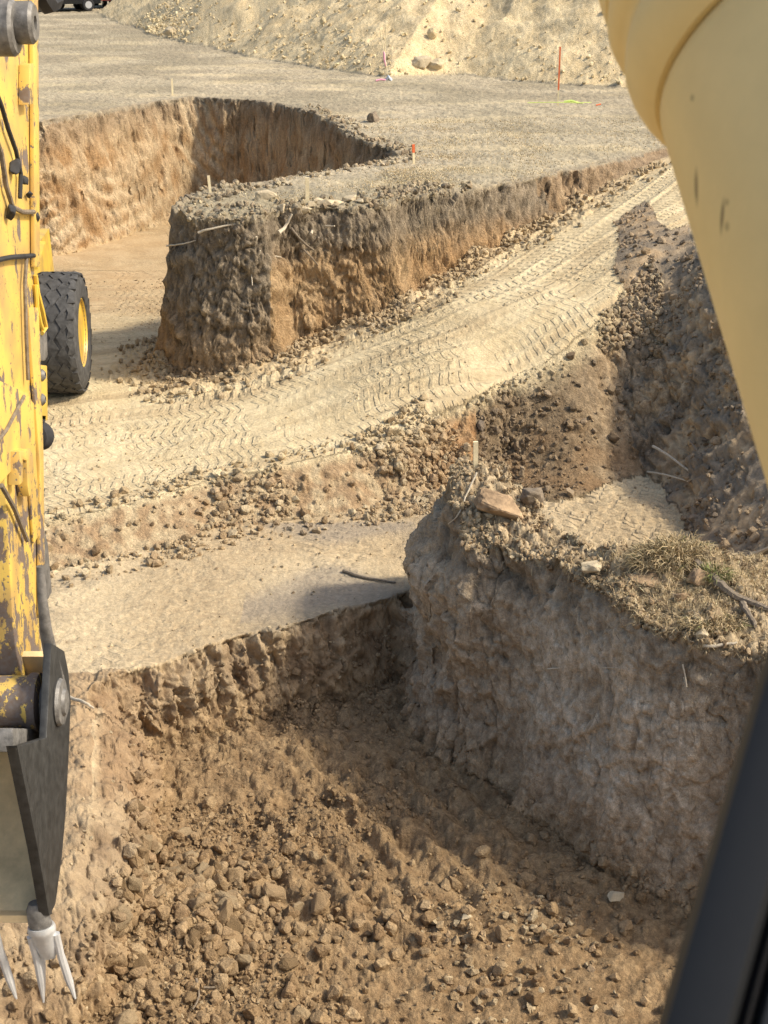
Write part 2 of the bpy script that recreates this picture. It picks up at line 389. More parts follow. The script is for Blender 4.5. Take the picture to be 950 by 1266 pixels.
clay = mixc(rgb(.36, .235, .12), rgb(.44, .31, .175), m1 * .6 + m3 * .4)
clay = mixc(clay, rgb(.36, .20, .085), big * .5)
topsoil = mixc(rgb(.165, .13, .09), rgb(.31, .25, .175), m2 * .6 + m3 * .4)
greyw = mixc(rgb(.38, .305, .215), rgb(.70, .58, .43), np.clip(m1 * .4 + m2 * .3 + m3 * .3 + .25 * scr, 0, 1))
greyw = mixc(greyw, rgb(.32, .23, .14), (1 - big) * .5)
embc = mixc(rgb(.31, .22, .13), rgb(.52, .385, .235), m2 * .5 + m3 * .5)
embc = embc * (.52 + .50 * sstep(2.4, 3.8, x))[:, None]  # shade painted into the slope colour: its left part is darkened
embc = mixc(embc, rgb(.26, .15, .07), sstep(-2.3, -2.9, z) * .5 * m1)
spoilc = mixc(rgb(.64, .49, .275), rgb(.78, .635, .39), m1 * .5 + m3 * .5)
spoilc = mixc(spoilc, rgb(.52, .40, .23), (1 - big) * .25)

col[:] = benchc
backw = mixc(mixc(rgb(.235, .165, .10), rgb(.385, .29, .18), m1 * .5 + m2 * .5), rgb(.33, .20, .10), big * .35)
col = mixc(col, backw, sstep(.01, .14, F['kp']))
col = mixc(col, rgb(.30, .25, .19), np.where((F['kp'] < .02) & (x > -1.6) & (x < .4) & (y > 15) & (y < 18), sstep(-.1, .4, perlin(x * .8, y * .8, 31.)) * .7, 0))
col = mixc(col, pitc, sstep(.45, .95, F['kp']))
col = mixc(col, mixc(backw, benchc, .15), np.where(lb, sstep(-1.0, -.3, F['s_pit'] + .25 * nA) * .95, 0) * (F['kp'] < .5))
r1 = np.where(bank & ~emb, 1., 0.)
bankc = mixc(mixc(rgb(.36, .25, .145), rgb(.50, .39, .24), m2), rgb(.36, .19, .08), sstep(.2, 1.4, x) * .75 * (1 - emb))
col = np.where((r1 > 0)[:, None], bankc, col)
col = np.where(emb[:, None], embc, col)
edge = sstep(.80, .97, F['kr'])
col = mixc(col, pale, edge * (F['kr'] > .5))
stk = perlin(rt_T * 2.6, rt_S * .16, 3.) + .6 * perlin(rt_T * 7, rt_S * .3, 8.)
col = np.where(rt_on[:, None], mixc(col, rgb(.40, .30, .175), sstep(.02, .5, stk) * .55), col)
dark_floor = in_road & (y > 25.5) & (x < -1.5)
col = mixc(col, clay, np.where(in_road, sstep(26, 30, y) * sstep(-1, -2.5, x) * .6, 0))
col = mixc(col, mixc(clay, pale, .45), np.where(in_road, sstep(-1.3, -.35, F['s_far']) * .7 * (y > 22), 0))
wf = (F['kf'] > .02) & (F['kf'] <= .985) & ~(F['krt'] > .5)
dn = dG + .18 * nA + .12 * nB
cutc = mixc(topsoil, clay, sstep(.35, .95, dn))
cutc = np.where((y > 27)[:, None], mixc(mixc(topsoil, clay, .35), mixc(clay, rgb(.47, .34, .20), m1), sstep(.1, .9, dn)), cutc)
blk_left = (x < -1.75) & (y < 27)
cutc = np.where(blk_left[:, None], mixc(topsoil, mixc(clay, topsoil, .35), sstep(1.2, 2.2, dn)), cutc)
pl = np.abs(perlin(x * 1.1 + z * .6, y * 1.1, z * 1.7 + 3)); streak = sstep(.10, .02, pl) * (y > 28) * sstep(.4, 1.2, dG)
cutc = mixc(cutc, rgb(.60, .47, .30), np.maximum(streak * .6, sweep * .8))
col = np.where(wf[:, None], cutc, col)
wr_ = (F['krd'] > .02) & (F['krd'] <= .99)
rc = mixc(mixc(topsoil, greyw, .35), greyw, sstep(.05, .7, dn))
rc = mixc(rc, mixc(rgb(.36, .25, .14), rgb(.48, .345, .205), m2), sstep(1.5, 2.4, dn))
col = np.where(wr_[:, None], rc, col)
wt = (F['krt'] > .02) & (F['krt'] <= .97) & (F['g'] - F['e2'] > .15)
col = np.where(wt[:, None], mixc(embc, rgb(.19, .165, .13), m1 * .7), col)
natc = np.where((y < 19)[:, None], ridge_top, grassy)
col = np.where(nat[:, None], mixc(natc, topsoil, sstep(.30, .02, np.maximum(np.maximum(F['s_far'], F['s_rid']), -1)) * .55 * (y > 18)), col)
col = np.where(is_sp[:, None], spoilc, col)
col = np.clip(col * (1 + .10 * nD[:, None]), .02, .8)

gritty = np.full(len(h), .5, np.float32)                              # how gritty the surface is at close range
gritty = np.where(in_pit, .85, gritty); gritty = np.where(in_road, .26 + .3 * (1 - big), gritty); gritty = np.where(bank, .8, gritty)
gritty = np.where(nat, .45, gritty); gritty = np.where(is_sp, .62, gritty); gritty = np.where(wf, .8, gritty); gritty = np.where(wr_, .8, gritty)
road3 = np.zeros((len(h), 3), np.float32)                             # distance along and across the lanes, how deep the tread shows
pm = sstep(-.45, .1, perlin(x * .7, y * .7, 8.8)) * .8 + .2
road3[:, 0] = rt_S; road3[:, 1] = rt_T + 40; road3[:, 2] = np.where(rt_on & in_road, pm * sstep(-.3, -.9, F['s_far']) * (steep < .45), 0)
bm_ = ben & (y > 13) & ~rt_on
lane2 = sstep(.0, .35, perlin(x * .9 + 4, y * .3, 6.)) * .5
road3[bm_, 0] = (x * .35 + y * .94)[bm_]; road3[bm_, 1] = (x * .94 - y * .35)[bm_] + 40; road3[bm_, 2] = np.where(x > 1.2, .9, lane2)[bm_]
zone = np.full(len(h), 2, np.int8)                                   # bench
zone[in_pit | ((F['kp'] > .03) & (F['kr'] < .02))] = 3
zone[in_road] = 1
zone[bank] = 4
zone[wf] = 5
zone[nat] = 0
zone[(F['krd'] > .02)] = 6
zone[wt & (F['krd'] < .02)] = 4
zone[is_sp] = 7
ZN = ['plateau_ground', 'dirt_road', 'bench_ground', 'pit_ground', 'slope_terrain', 'cut_terrain', 'ridge_terrain', 'spoil_hill']

# ------------------------------------------------------------------ materials
def newmat(name):
    m = bpy.data.materials.new(name); m.use_nodes = True
    nt = m.node_tree; b = nt.nodes['Principled BSDF']
    return m, nt, b
def nn(nt, t, **k):
    n = nt.nodes.new(t)
    for a, v in k.items(): setattr(n, a, v)
    return n
def soil_mat(name, bump=.5, scale=30., var=.5, tread=False):
    m, nt, b = newmat(name); L = nt.links.new
    at = nn(nt, 'ShaderNodeVertexColor', layer_name='Col')
    tc = nn(nt, 'ShaderNodeTexCoord')
    n1 = nn(nt, 'ShaderNodeTexNoise'); n1.inputs['Scale'].default_value = scale; n1.inputs['Detail'].default_value = 7; n1.inputs['Roughness'].default_value = .68
    n2 = nn(nt, 'ShaderNodeTexNoise'); n2.inputs['Scale'].default_value = scale * 4; n2.inputs['Detail'].default_value = 5; n2.inputs['Roughness'].default_value = .7
    L(tc.outputs['Object'], n1.inputs['Vector']); L(tc.outputs['Object'], n2.inputs['Vector'])
    mr = nn(nt, 'ShaderNodeMapRange'); mr.inputs['From Min'].default_value = .3; mr.inputs['From Max'].default_value = .7; mr.inputs['To Min'].default_value = 1 - var * .55; mr.inputs['To Max'].default_value = 1 + var * .45
    L(n1.outputs['Fac'], mr.inputs['Value'])
    mr2 = nn(nt, 'ShaderNodeMapRange'); mr2.inputs['From Min'].default_value = .3; mr2.inputs['From Max'].default_value = .7; mr2.inputs['To Min'].default_value = 1 - var * .3; mr2.inputs['To Max'].default_value = 1 + var * .3
    L(n2.outputs['Fac'], mr2.inputs['Value'])
    mp = nn(nt, 'ShaderNodeMapping'); mp.inputs['Scale'].default_value = (1, 1, .22); L(tc.outputs['Object'], mp.inputs['Vector'])
    n3 = nn(nt, 'ShaderNodeTexNoise'); n3.inputs['Scale'].default_value = scale * .6; n3.inputs['Detail'].default_value = 5; n3.inputs['Distortion'].default_value = .8; L(mp.outputs[0], n3.inputs['Vector'])
    mr3 = nn(nt, 'ShaderNodeMapRange'); mr3.inputs['From Min'].default_value = .3; mr3.inputs['From Max'].default_value = .7; mr3.inputs['To Min'].default_value = 1 - var * .45; mr3.inputs['To Max'].default_value = 1 + var * .35
    L(n3.outputs['Fac'], mr3.inputs['Value'])
    mu0 = nn(nt, 'ShaderNodeMath', operation='MULTIPLY'); L(mr.outputs[0], mu0.inputs[0]); L(mr2.outputs[0], mu0.inputs[1])
    mu = nn(nt, 'ShaderNodeMath', operation='MULTIPLY'); L(mu0.outputs[0], mu.inputs[0]); L(mr3.outputs[0], mu.inputs[1])
    lm = nn(nt, 'ShaderNodeMapRange', clamp=False); lm.inputs['To Min'].default_value = 1; L(at.outputs['Alpha'], lm.inputs['Value']); L(mu.outputs[0], lm.inputs['To Max'])
    vm = nn(nt, 'ShaderNodeVectorMath', operation='SCALE'); L(at.outputs['Color'], vm.inputs[0]); L(lm.outputs[0], vm.inputs['Scale'])
    L(vm.outputs[0], b.inputs['Base Color'])
    b.inputs['Roughness'].default_value = .95; b.inputs['Specular IOR Level'].default_value = .12
    vo = nn(nt, 'ShaderNodeTexVoronoi'); vo.inputs['Scale'].default_value = scale * 1.3; L(tc.outputs['Object'], vo.inputs['Vector'])
    sm = nn(nt, 'ShaderNodeMath', operation='SUBTRACT'); L(n1.outputs['Fac'], sm.inputs[0]); L(vo.outputs['Distance'], sm.inputs[1])
    ad = nn(nt, 'ShaderNodeMath', operation='ADD'); L(sm.outputs[0], ad.inputs[0]); L(n2.outputs['Fac'], ad.inputs[1])
    bp = nn(nt, 'ShaderNodeBump'); bp.inputs['Distance'].default_value = .03
    bs_ = nn(nt, 'ShaderNodeMath', operation='MULTIPLY'); bs_.inputs[1].default_value = bump; L(at.outputs['Alpha'], bs_.inputs[0]); L(bs_.outputs[0], bp.inputs['Strength'])
    L(ad.outputs[0], bp.inputs['Height']); last = bp
    if tread:
        ra = nn(nt, 'ShaderNodeAttribute', attribute_name='Road'); sp = nn(nt, 'ShaderNodeSeparateXYZ'); L(ra.outputs['Vector'], sp.inputs[0])
        def M(op, a_, b_=None, c_=None):
            q = nn(nt, 'ShaderNodeMath', operation=op)
            for i_, v_ in enumerate((a_, b_, c_)):
                if v_ is None: continue
                if isinstance(v_, (int, float)): q.inputs[i_].default_value = v_
                else: L(v_, q.inputs[i_])
            return q.outputs[0]
        nb_ = nn(nt, 'ShaderNodeTexNoise'); nb_.inputs['Scale'].default_value = 2.2; nb_.inputs['Detail'].default_value = 3; L(tc.outputs['Object'], nb_.inputs['Vector'])
        wv_ = M('MULTIPLY', M('SUBTRACT', nb_.outputs['Fac'], .5), .13)
        tt = M('DIVIDE', M('ADD', sp.outputs['Y'], wv_), .46); fl_ = M('FLOOR', tt); fr2 = M('ABSOLUTE', M('SUBTRACT', M('SUBTRACT', tt, fl_), .5))
        par = M('SUBTRACT', M('MULTIPLY', M('MODULO', fl_, 2.0), 2.0), 1.0)
        ph2 = M('ADD', M('DIVIDE', M('ADD', sp.outputs['X'], M('MULTIPLY', wv_, .3)), .15), M('MULTIPLY', M('MULTIPLY', par, fr2), .9))
        ph3 = M('SUBTRACT', ph2, M('FLOOR', ph2))
        def ss(v_, a_, b_):
            q = nn(nt, 'ShaderNodeMapRange', interpolation_type='SMOOTHSTEP'); q.inputs['From Min'].default_value = a_; q.inputs['From Max'].default_value = b_; L(v_, q.inputs['Value']); return q.outputs[0]
        lug_ = M('MULTIPLY', M('MULTIPLY', ss(ph3, .12, .26), ss(ph3, .72, .58)), M('MULTIPLY', ss(fr2, .47, .40), ss(fr2, .02, .07)))
        nf_ = nn(nt, 'ShaderNodeTexNoise'); nf_.inputs['Scale'].default_value = 5.5; nf_.inputs['Detail'].default_value = 3; L(tc.outputs['Object'], nf_.inputs['Vector'])
        hgt = M('MULTIPLY', M('MULTIPLY', M('MULTIPLY', lug_, ss(nf_.outputs['Fac'], .31, .47)), sp.outputs['Z']), M('ADD', M('MULTIPLY', n1.outputs['Fac'], .9), .45))
        b2 = nn(nt, 'ShaderNodeBump'); b2.inputs['Strength'].default_value = .95; b2.inputs['Distance'].default_value = -.020; L(hgt, b2.inputs['Height']); L(bp.outputs[0], b2.inputs['Normal']); last = b2
    L(last.outputs[0], b.inputs['Normal'])
    return m
SOIL = soil_mat('soil', .8, 20, .6, True)
ROCK = soil_mat('clod_soil', .5, 45, .45)

def mesh_np(name, v, f, mat, colors=None, smooth=False, road=None):
    v = np.ascontiguousarray(v, np.float32).reshape(-1, 3); f = np.ascontiguousarray(f, np.int32)
    k = f.shape[1]
    me = bpy.data.meshes.new(name)
    me.vertices.add(len(v)); me.vertices.foreach_set('co', v.ravel())
    me.loops.add(f.size); me.loops.foreach_set('vertex_index', f.ravel())
    me.polygons.add(len(f)); me.polygons.foreach_set('loop_start', np.arange(0, f.size, k, dtype=np.int32))
    me.polygons.foreach_set('use_smooth', np.full(len(f), smooth, bool))
    if colors is not None:
        a = me.color_attributes.new('Col', 'FLOAT_COLOR', 'POINT')
        a.data.foreach_set('color', (colors if colors.shape[1] == 4 else np.concatenate([colors, np.ones((len(v), 1))], axis=1)).astype(np.float32).ravel())
    if road is not None:
        a = me.attributes.new('Road', 'FLOAT_VECTOR', 'POINT'); a.data.foreach_set('vector', road.astype(np.float32).ravel())
    me.materials.append(mat)
    me.update(calc_edges=True); me.validate()
    return me

idx = np.arange(NC * NR).reshape(NC, NR)
faces = np.stack([idx[:-1, :-1], idx[1:, :-1], idx[1:, 1:], idx[:-1, 1:]], axis=2).reshape(-1, 4)
faces = faces[:, ::-1]
Vf = V.reshape(-1, 3); Nf = N2.reshape(-1, 3)
fz = zone[faces[:, 0]]
def link(name, me):
    o = bpy.data.objects.new(name, me); C.objects.link(o); return o
for k, nm in enumerate(ZN):
    fk = faces[fz == k]
    if not len(fk): continue
    used, inv = np.unique(fk, return_inverse=True)
    o = link(nm, mesh_np(nm, Vf[used], inv.reshape(-1, 4), SOIL, np.concatenate([col[used], gritty[used][:, None]], axis=1), True, road3[used]))
    o['kind'] = 'structure'
# vertex areas for scattering
e1 = np.linalg.norm(np.gradient(V, axis=0), axis=2); e2_ = np.linalg.norm(np.gradient(V, axis=1), axis=2)
area = (e1 * e2_).ravel()
elev = np.arctan2(V[..., 2] - 4, np.hypot(V[..., 0], V[..., 1]))
azr = np.arctan2(V[..., 0], V[..., 1])

def hit(u, v):
    d = ray(u, v); a = math.atan2(d[0], d[1]); e = math.atan2(d[2], math.hypot(d[0], d[1]))
    c = int(np.clip(np.searchsorted(az, a), 1, NC - 1))
    if abs(az[c - 1] - a) < abs(az[c] - a): c -= 1
    i = int(np.argmax(elev[c] >= e))
    return Vector(V[c, i].tolist()), Vector(N2[c, i].tolist())

# ------------------------------------------------------------------ object helpers
def tag(o, label, cat, group=None):
    o['label'] = label; o['category'] = cat
    if group: o['group'] = group
    return o
def empty(name, loc, label, cat, group=None, rotz=0):
    o = bpy.data.objects.new(name, None); C.objects.link(o); o.location = loc; o.rotation_euler = (0, 0, rotz)
    return tag(o, label, cat, group)
def obj(name, bm, mat, parent=None, smooth=True, bevel=0):
    if bevel:
        bmesh.ops.bevel(bm, geom=[e for e in bm.edges if len(e.link_faces) == 2 and e.calc_face_angle(0) > .5], offset=bevel, segments=2, affect='EDGES', profile=.6)
    bmesh.ops.recalc_face_normals(bm, faces=bm.faces)
    me = bpy.data.meshes.new(name); bm.to_mesh(me); bm.free()
    me.materials.append(mat)
    me.polygons.foreach_set('use_smooth', [smooth] * len(me.polygons))
    if smooth:
        me.set_sharp_from_angle(angle=R(38))
    o = link(name, me)
    if parent: o.parent = parent
    return o
def box(bm, x0, x1, y0, y1, z0, z1):
    vs = [bm.verts.new((a, b, c)) for a in (x0, x1) for b in (y0, y1) for c in (z0, z1)]
    for f in ((0, 1, 3, 2), (4, 6, 7, 5), (0, 4, 5, 1), (2, 3, 7, 6), (0, 2, 6, 4), (1, 5, 7, 3)):
        bm.faces.new([vs[i] for i in f])
    return bm
def tube(bm, pts, rad_, n=8, cap=True):
    pts = [Vector(p) for p in pts]
    if not hasattr(rad_, '__len__'): rad_ = [rad_] * len(pts)
    rings = []; side = None
    for i, p in enumerate(pts):
        t = (pts[min(i + 1, len(pts) - 1)] - pts[max(i - 1, 0)]).normalized()
        if side is None:
            side = t.cross(Vector((0, 0, 1)))
            if side.length < .1: side = t.cross(Vector((1, 0, 0)))
        side = (side - t * side.dot(t)).normalized(); up = t.cross(side)
        rings.append([bm.verts.new(p + (side * math.cos(a) + up * math.sin(a)) * rad_[i]) for a in [2 * math.pi * k / n for k in range(n)]])
    for a, b in zip(rings[:-1], rings[1:]):
        for k in range(n): bm.faces.new((a[k], a[(k + 1) % n], b[(k + 1) % n], b[k]))
    if cap: bm.faces.new(rings[0][::-1]); bm.faces.new(rings[-1])
    return bm
def lathe(bm, prof_, origin, axis, n=48, closed=False):          # prof_: list of (distance along axis, radius)
    axis = Vector(axis).normalized(); o = Vector(origin)
    s = axis.cross(Vector((0, 0, 1)));
    if s.length < .1: s = axis.cross(Vector((1, 0, 0)))
    s.normalize(); t = axis.cross(s)
    rings = [[bm.verts.new(o + axis * a + (s * math.cos(k * 2 * math.pi / n) + t * math.sin(k * 2 * math.pi / n)) * r) for k in range(n)] for a, r in prof_]
    pairs = list(zip(rings[:-1], rings[1:])) + ([(rings[-1], rings[0])] if closed else [])
    for a, b in pairs:
        for k in range(n): bm.faces.new((a[k], a[(k + 1) % n], b[(k + 1) % n], b[k]))
    if not closed:
        if prof_[0][1] > 1e-6: bm.faces.new(rings[0][::-1])
        if prof_[-1][1] > 1e-6: bm.faces.new(rings[-1])
    return bm
def prism(bm, poly, x0, x1, T=lambda p: p):                       # poly in (y, z), pushed out along x
    a = [bm.verts.new(T(Vector((x0, p[0], p[1])))) for p in poly]; b = [bm.verts.new(T(Vector((x1, p[0], p[1])))) for p in poly]
    n = len(poly)
    bm.faces.new(a[::-1]); bm.faces.new(b)
    for i in range(n): bm.faces.new((a[i], a[(i + 1) % n], b[(i + 1) % n], b[i]))
    return bm
B = bmesh.new

def plain(name, c, rough=.6, metal=0., var=.25, scale=12, bump=0., spec=.4):
    m, nt, b = newmat(name); L = nt.links.new
    tc = nn(nt, 'ShaderNodeTexCoord'); n = nn(nt, 'ShaderNodeTexNoise'); n.inputs['Scale'].default_value = scale; n.inputs['Detail'].default_value = 6; n.inputs['Roughness'].default_value = .65
    L(tc.outputs['Object'], n.inputs['Vector'])
    cr = nn(nt, 'ShaderNodeValToRGB'); cr.color_ramp.elements[0].position = .3; cr.color_ramp.elements[1].position = .7
    cr.color_ramp.elements[0].color = (*[v * (1 - var) for v in c], 1); cr.color_ramp.elements[1].color = (*[min(1, v * (1 + var)) for v in c], 1)
    L(n.outputs['Fac'], cr.inputs[0]); L(cr.outputs[0], b.inputs['Base Color'])
    b.inputs['Roughness'].default_value = rough; b.inputs['Metallic'].default_value = metal; b.inputs['Specular IOR Level'].default_value = spec
    if bump:
        bp = nn(nt, 'ShaderNodeBump'); bp.inputs['Strength'].default_value = bump; bp.inputs['Distance'].default_value = .01
        L(n.outputs['Fac'], bp.inputs['Height']); L(bp.outputs[0], b.inputs['Normal'])
    return m
def worn_paint(name, paint, rust, wear, scale=6., low=None):
    """old paint: chips down to rust and grey steel, streaks and dust; wear rises below world height low"""
    m, nt, b = newmat(name); L = nt.links.new
    tc = nn(nt, 'ShaderNodeTexCoord')
    mp = nn(nt, 'ShaderNodeMapping'); mp.inputs['Scale'].default_value = (1, 1, .55); L(tc.outputs['Object'], mp.inputs['Vector'])
    n1 = nn(nt, 'ShaderNodeTexNoise'); n1.inputs['Scale'].default_value = scale; n1.inputs['Detail'].default_value = 9; n1.inputs['Roughness'].default_value = .66
    n2 = nn(nt, 'ShaderNodeTexNoise'); n2.inputs['Scale'].default_value = scale * .35; n2.inputs['Detail'].default_value = 4
    n3 = nn(nt, 'ShaderNodeTexNoise'); n3.inputs['Scale'].default_value = scale * 5; n3.inputs['Detail'].default_value = 6
    L(mp.outputs[0], n1.inputs['Vector']); L(tc.outputs['Object'], n2.inputs['Vector']); L(tc.outputs['Object'], n3.inputs['Vector'])
    dirt = nn(nt, 'ShaderNodeMix', data_type='RGBA'); dirt.inputs['A'].default_value = (*paint, 1); dirt.inputs['B'].default_value = (paint[0] * .62, paint[1] * .58, paint[2] * .9 + .02, 1)
    d1 = nn(nt, 'ShaderNodeMapRange'); d1.inputs['From Min'].default_value = .42; d1.inputs['From Max'].default_value = .72; L(n2.outputs['Fac'], d1.inputs['Value']); L(d1.outputs[0], dirt.inputs['Factor'])
    ru = nn(nt, 'ShaderNodeMix', data_type='RGBA'); ru.inputs['A'].default_value = (*rust, 1); ru.inputs['B'].default_value = (.20, .19, .18, 1)
    L(n3.outputs['Fac'], ru.inputs['Factor'])
    th = nn(nt, 'ShaderNodeMath', operation='ADD'); L(n1.outputs['Fac'], th.inputs[0]); th.inputs[1].default_value = wear
    if low is not None:
        geo = nn(nt, 'ShaderNodeNewGeometry'); sp = nn(nt, 'ShaderNodeSeparateXYZ'); L(geo.outputs['Position'], sp.inputs[0])
        gr = nn(nt, 'ShaderNodeMapRange'); gr.inputs['From Min'].default_value = low + .9; gr.inputs['From Max'].default_value = low - .2; gr.inputs['To Max'].default_value = .17; L(sp.outputs['Z'], gr.inputs['Value'])
        t2 = nn(nt, 'ShaderNodeMath', operation='ADD'); L(th.outputs[0], t2.inputs[0]); L(gr.outputs[0], t2.inputs[1]); th = t2
    mr = nn(nt, 'ShaderNodeMapRange'); mr.inputs['From Min'].default_value = .655; mr.inputs['From Max'].default_value = .68; sm_ = nn(nt, 'ShaderNodeMapRange'); sm_.inputs['From Min'].default_value = .60; sm_.inputs['From Max'].default_value = .72; sm_.inputs['To Max'].default_value = .16; L(n3.outputs['Fac'], sm_.inputs['Value'])
    t3 = nn(nt, 'ShaderNodeMath', operation='ADD'); L(th.outputs[0], t3.inputs[0]); L(sm_.outputs[0], t3.inputs[1])
    L(t3.outputs[0], mr.inputs['Value'])
    mx = nn(nt, 'ShaderNodeMix', data_type='RGBA'); L(mr.outputs[0], mx.inputs['Factor']); L(dirt.outputs['Result'], mx.inputs['A']); L(ru.outputs['Result'], mx.inputs['B'])
    L(mx.outputs['Result'], b.inputs['Base Color'])
    rr = nn(nt, 'ShaderNodeMapRange'); rr.inputs['To Min'].default_value = .42; rr.inputs['To Max'].default_value = .85; L(mr.outputs[0], rr.inputs['Value']); L(rr.outputs[0], b.inputs['Roughness'])
    inv = nn(nt, 'ShaderNodeMath', operation='SUBTRACT'); inv.inputs[0].default_value = 1; L(mr.outputs[0], inv.inputs[1])
    bp = nn(nt, 'ShaderNodeBump'); bp.inputs['Strength'].default_value = .5; bp.inputs['Distance'].default_value = .004; L(inv.outputs[0], bp.inputs['Height']); L(bp.outputs[0], b.inputs['Normal'])
    return m

YEL = worn_paint('worn_yellow_paint', (.72, .495, .11), (.14, .07, .03), .085, 12., low=1.2)
YEL2 = worn_paint('machine_yellow_paint', (.74, .50, .07), (.15, .08, .03), -.08, 9.)
PALE = plain('pale_yellow_enamel', (.72, .555, .255), .5, 0, .09, 5, 0, .3)
STEEL = plain('grey_steel', (.20, .19, .175), .55, .35, .45, 25, .4)
DARK = plain('dark_bucket_steel', (.045, .045, .043), .5, .2, .5, 18, .25)
WORN = plain('dirt_polished_steel', (.70, .52, .28), .75, 0, .3, 6, .3)
BARE = plain('bright_tooth_steel', (.64, .64, .63), .38, .4, .15, 20, .2)
RUB = plain('black_rubber', (.035, .035, .037), .75, 0, .35, 14, .3, .3)
TYRE = plain('dusty_tyre_rubber', (.075, .073, .07), .85, 0, .45, 9, .4, .25)
FRAME = plain('cab_frame_paint', (.011, .012, .0135), .55, 0, .15, 8, .05, .35)
BLACK = plain('black_seal_rubber', (.008, .008, .009), .6, 0, .3, 12, 0, .3)
GLASS = plain('car_glass', (.03, .035, .04), .08, 0, .1, 2, 0, .6)
CARB = plain('black_car_paint', (.015, .016, .018), .25, 0, .2, 3)
CARR = plain('maroon_car_paint', (.16, .025, .025), .3, 0, .2, 3)
CARW = plain('silver_car_paint', (.55, .56, .57), .3, .2, .1, 3)
LAMP = plain('lamp_glass', (.75, .75, .72), .15, 0, .1, 3)
WOOD = plain('pale_stake_wood', (.78, .66, .42), .8, 0, .2, 30)
ORANGE = plain('orange_marking_paint', (.75, .16, .05), .7, 0, .15, 20)
PINK = plain('pink_flagging_tape', (.78, .36, .46), .6, 0, .15, 20)
LIME = plain('lime_marking_string', (.66, .78, .22), .6, 0, .15, 20)
PLAST = plain('blue_grey_plastic', (.45, .52, .60), .5, 0, .15, 20)
BARK = plain('grey_root_bark', (.20, .16, .115), .9, 0, .4, 40, .6)
PALEWD = plain('bleached_root_wood', (.50, .43, .32), .85, 0, .25, 40, .4)
OCHRE = plain('ochre_sandstone', (.33, .225, .13), .9, 0, .65, 6, 1.)
TANROCK = plain('tan_stone', (.50, .41, .27), .9, 0, .25, 12, .6)
GREYROCK = plain('grey_clod', (.20, .158, .112), .95, 0, .5, 9, 1.)
STRAW = plain('dry_straw', (.50, .42, .24), .9, 0, .35, 8, 0, .1)

# ------------------------------------------------------------------ clods and stones
def hull(n, squash, seed, detail=0):
    r = random.Random(seed); bm = B()
    for _ in range(n):
        v = Vector((r.gauss(0, 1), r.gauss(0, 1), r.gauss(0, 1))).normalized() * r.uniform(.78, 1)
        bm.verts.new((v.x * squash[0], v.y * squash[1], v.z * squash[2]))
    res = bmesh.ops.convex_hull(bm, input=bm.verts)
    bmesh.ops.delete(bm, geom=[g for g in bm.verts if not g.link_faces], context='VERTS')
    if detail:
        bmesh.ops.bevel(bm, geom=list(bm.edges), offset=.045, segments=1, affect='EDGES')
        bmesh.ops.triangulate(bm, faces=bm.faces)
        bmesh.ops.subdivide_edges(bm, edges=bm.edges, cuts=detail, use_grid_fill=True)
        bmesh.ops.triangulate(bm, faces=bm.faces)
        co = np.array([v.co for v in bm.verts])
        d = perlin(co[:, 0] * 2.1 + seed, co[:, 1] * 2.1, co[:, 2] * 2.1) * .13 + perlin(co[:, 0] * 6, co[:, 1] * 6 + seed, co[:, 2] * 6) * .07 + perlin(co[:, 0] * 14, co[:, 1] * 14 + seed, co[:, 2] * 14) * .03
        for v, q in zip(bm.verts, d): v.co *= 1 + float(q)
    bmesh.ops.recalc_face_normals(bm, faces=bm.faces)
    bmesh.ops.triangulate(bm, faces=bm.faces)
    bm.verts.index_update()
    v = np.array([q.co for q in bm.verts], np.float32); f = np.array([[q.index for q in p.verts] for p in bm.faces], np.int32)
    bm.free(); return v, f
small = [hull(13, (1, .8, .62), 100 + i) for i in range(14)]
mid = [hull(20, (1, .85, .7), 200 + i, 1) for i in range(10)]

def rand_rot(n):
    q = rng.normal(size=(n, 4)); q /= np.linalg.norm(q, axis=1)[:, None]
    a, b, c, d = q.T
    return np.stack([np.stack([1 - 2 * (c * c + d * d), 2 * (b * c - a * d), 2 * (b * d + a * c)], 1), np.stack([2 * (b * c + a * d), 1 - 2 * (b * b + d * d), 2 * (c * d - a * b)], 1),
                     np.stack([2 * (b * d - a * c), 2 * (c * d + a * b), 1 - 2 * (b * b + c * c)], 1)], 1)
inview = (np.abs(azr) < R(17.3)).ravel() & (y < 75)
def pick(weight, n):
    p = np.where(inview, weight * area, 0).astype(np.float64); p /= p.sum()
    return rng.choice(len(p), n, p=p)
def scatter(name, weight, n, smin, smax, power, tint, tv, kinds=small, sink=.25, own=.4):
    i = pick(weight, n); q = rng.random(n) ** power; s = smin + (smax - smin) * q
    pos_ = Vf[i] + Nf[i] * (s * (1 - sink) * .5)[:, None]
    rot = rand_rot(n); kk = rng.integers(0, len(kinds), n)
    base = np.array(tint)[rng.integers(0, len(tint), n)] * (1 + tv * rng.normal(size=(n, 1)))
    base = base * (1 - own) + col[i] * own * 1.05
    vs, fs, cs = [], [], []; o = 0
    for k, (kv, kf_) in enumerate(kinds):
        m = np.where(kk == k)[0]
        if not len(m): continue
        vv = np.einsum('nij,vj->nvi', rot[m], kv) * s[m][:, None, None] + pos_[m][:, None]
        vs.append(vv.reshape(-1, 3)); fs.append((kf_[None] + (np.arange(len(m)) * len(kv))[:, None, None] + o).reshape(-1, 3))
        cs.append(np.repeat(np.clip(base[m], .03, .8), len(kv), axis=0)); o += len(m) * len(kv)
    ob = link(name, mesh_np(name, np.concatenate(vs), np.concatenate(fs), ROCK, np.concatenate(cs)))
    ob['kind'] = 'stuff'
    return ob
BR = [(.27, .185, .10), (.33, .235, .135), (.41, .305, .18), (.23, .15, .082)]
TN = [(.46, .37, .235), (.40, .30, .18), (.52, .43, .28), (.33, .24, .15)]
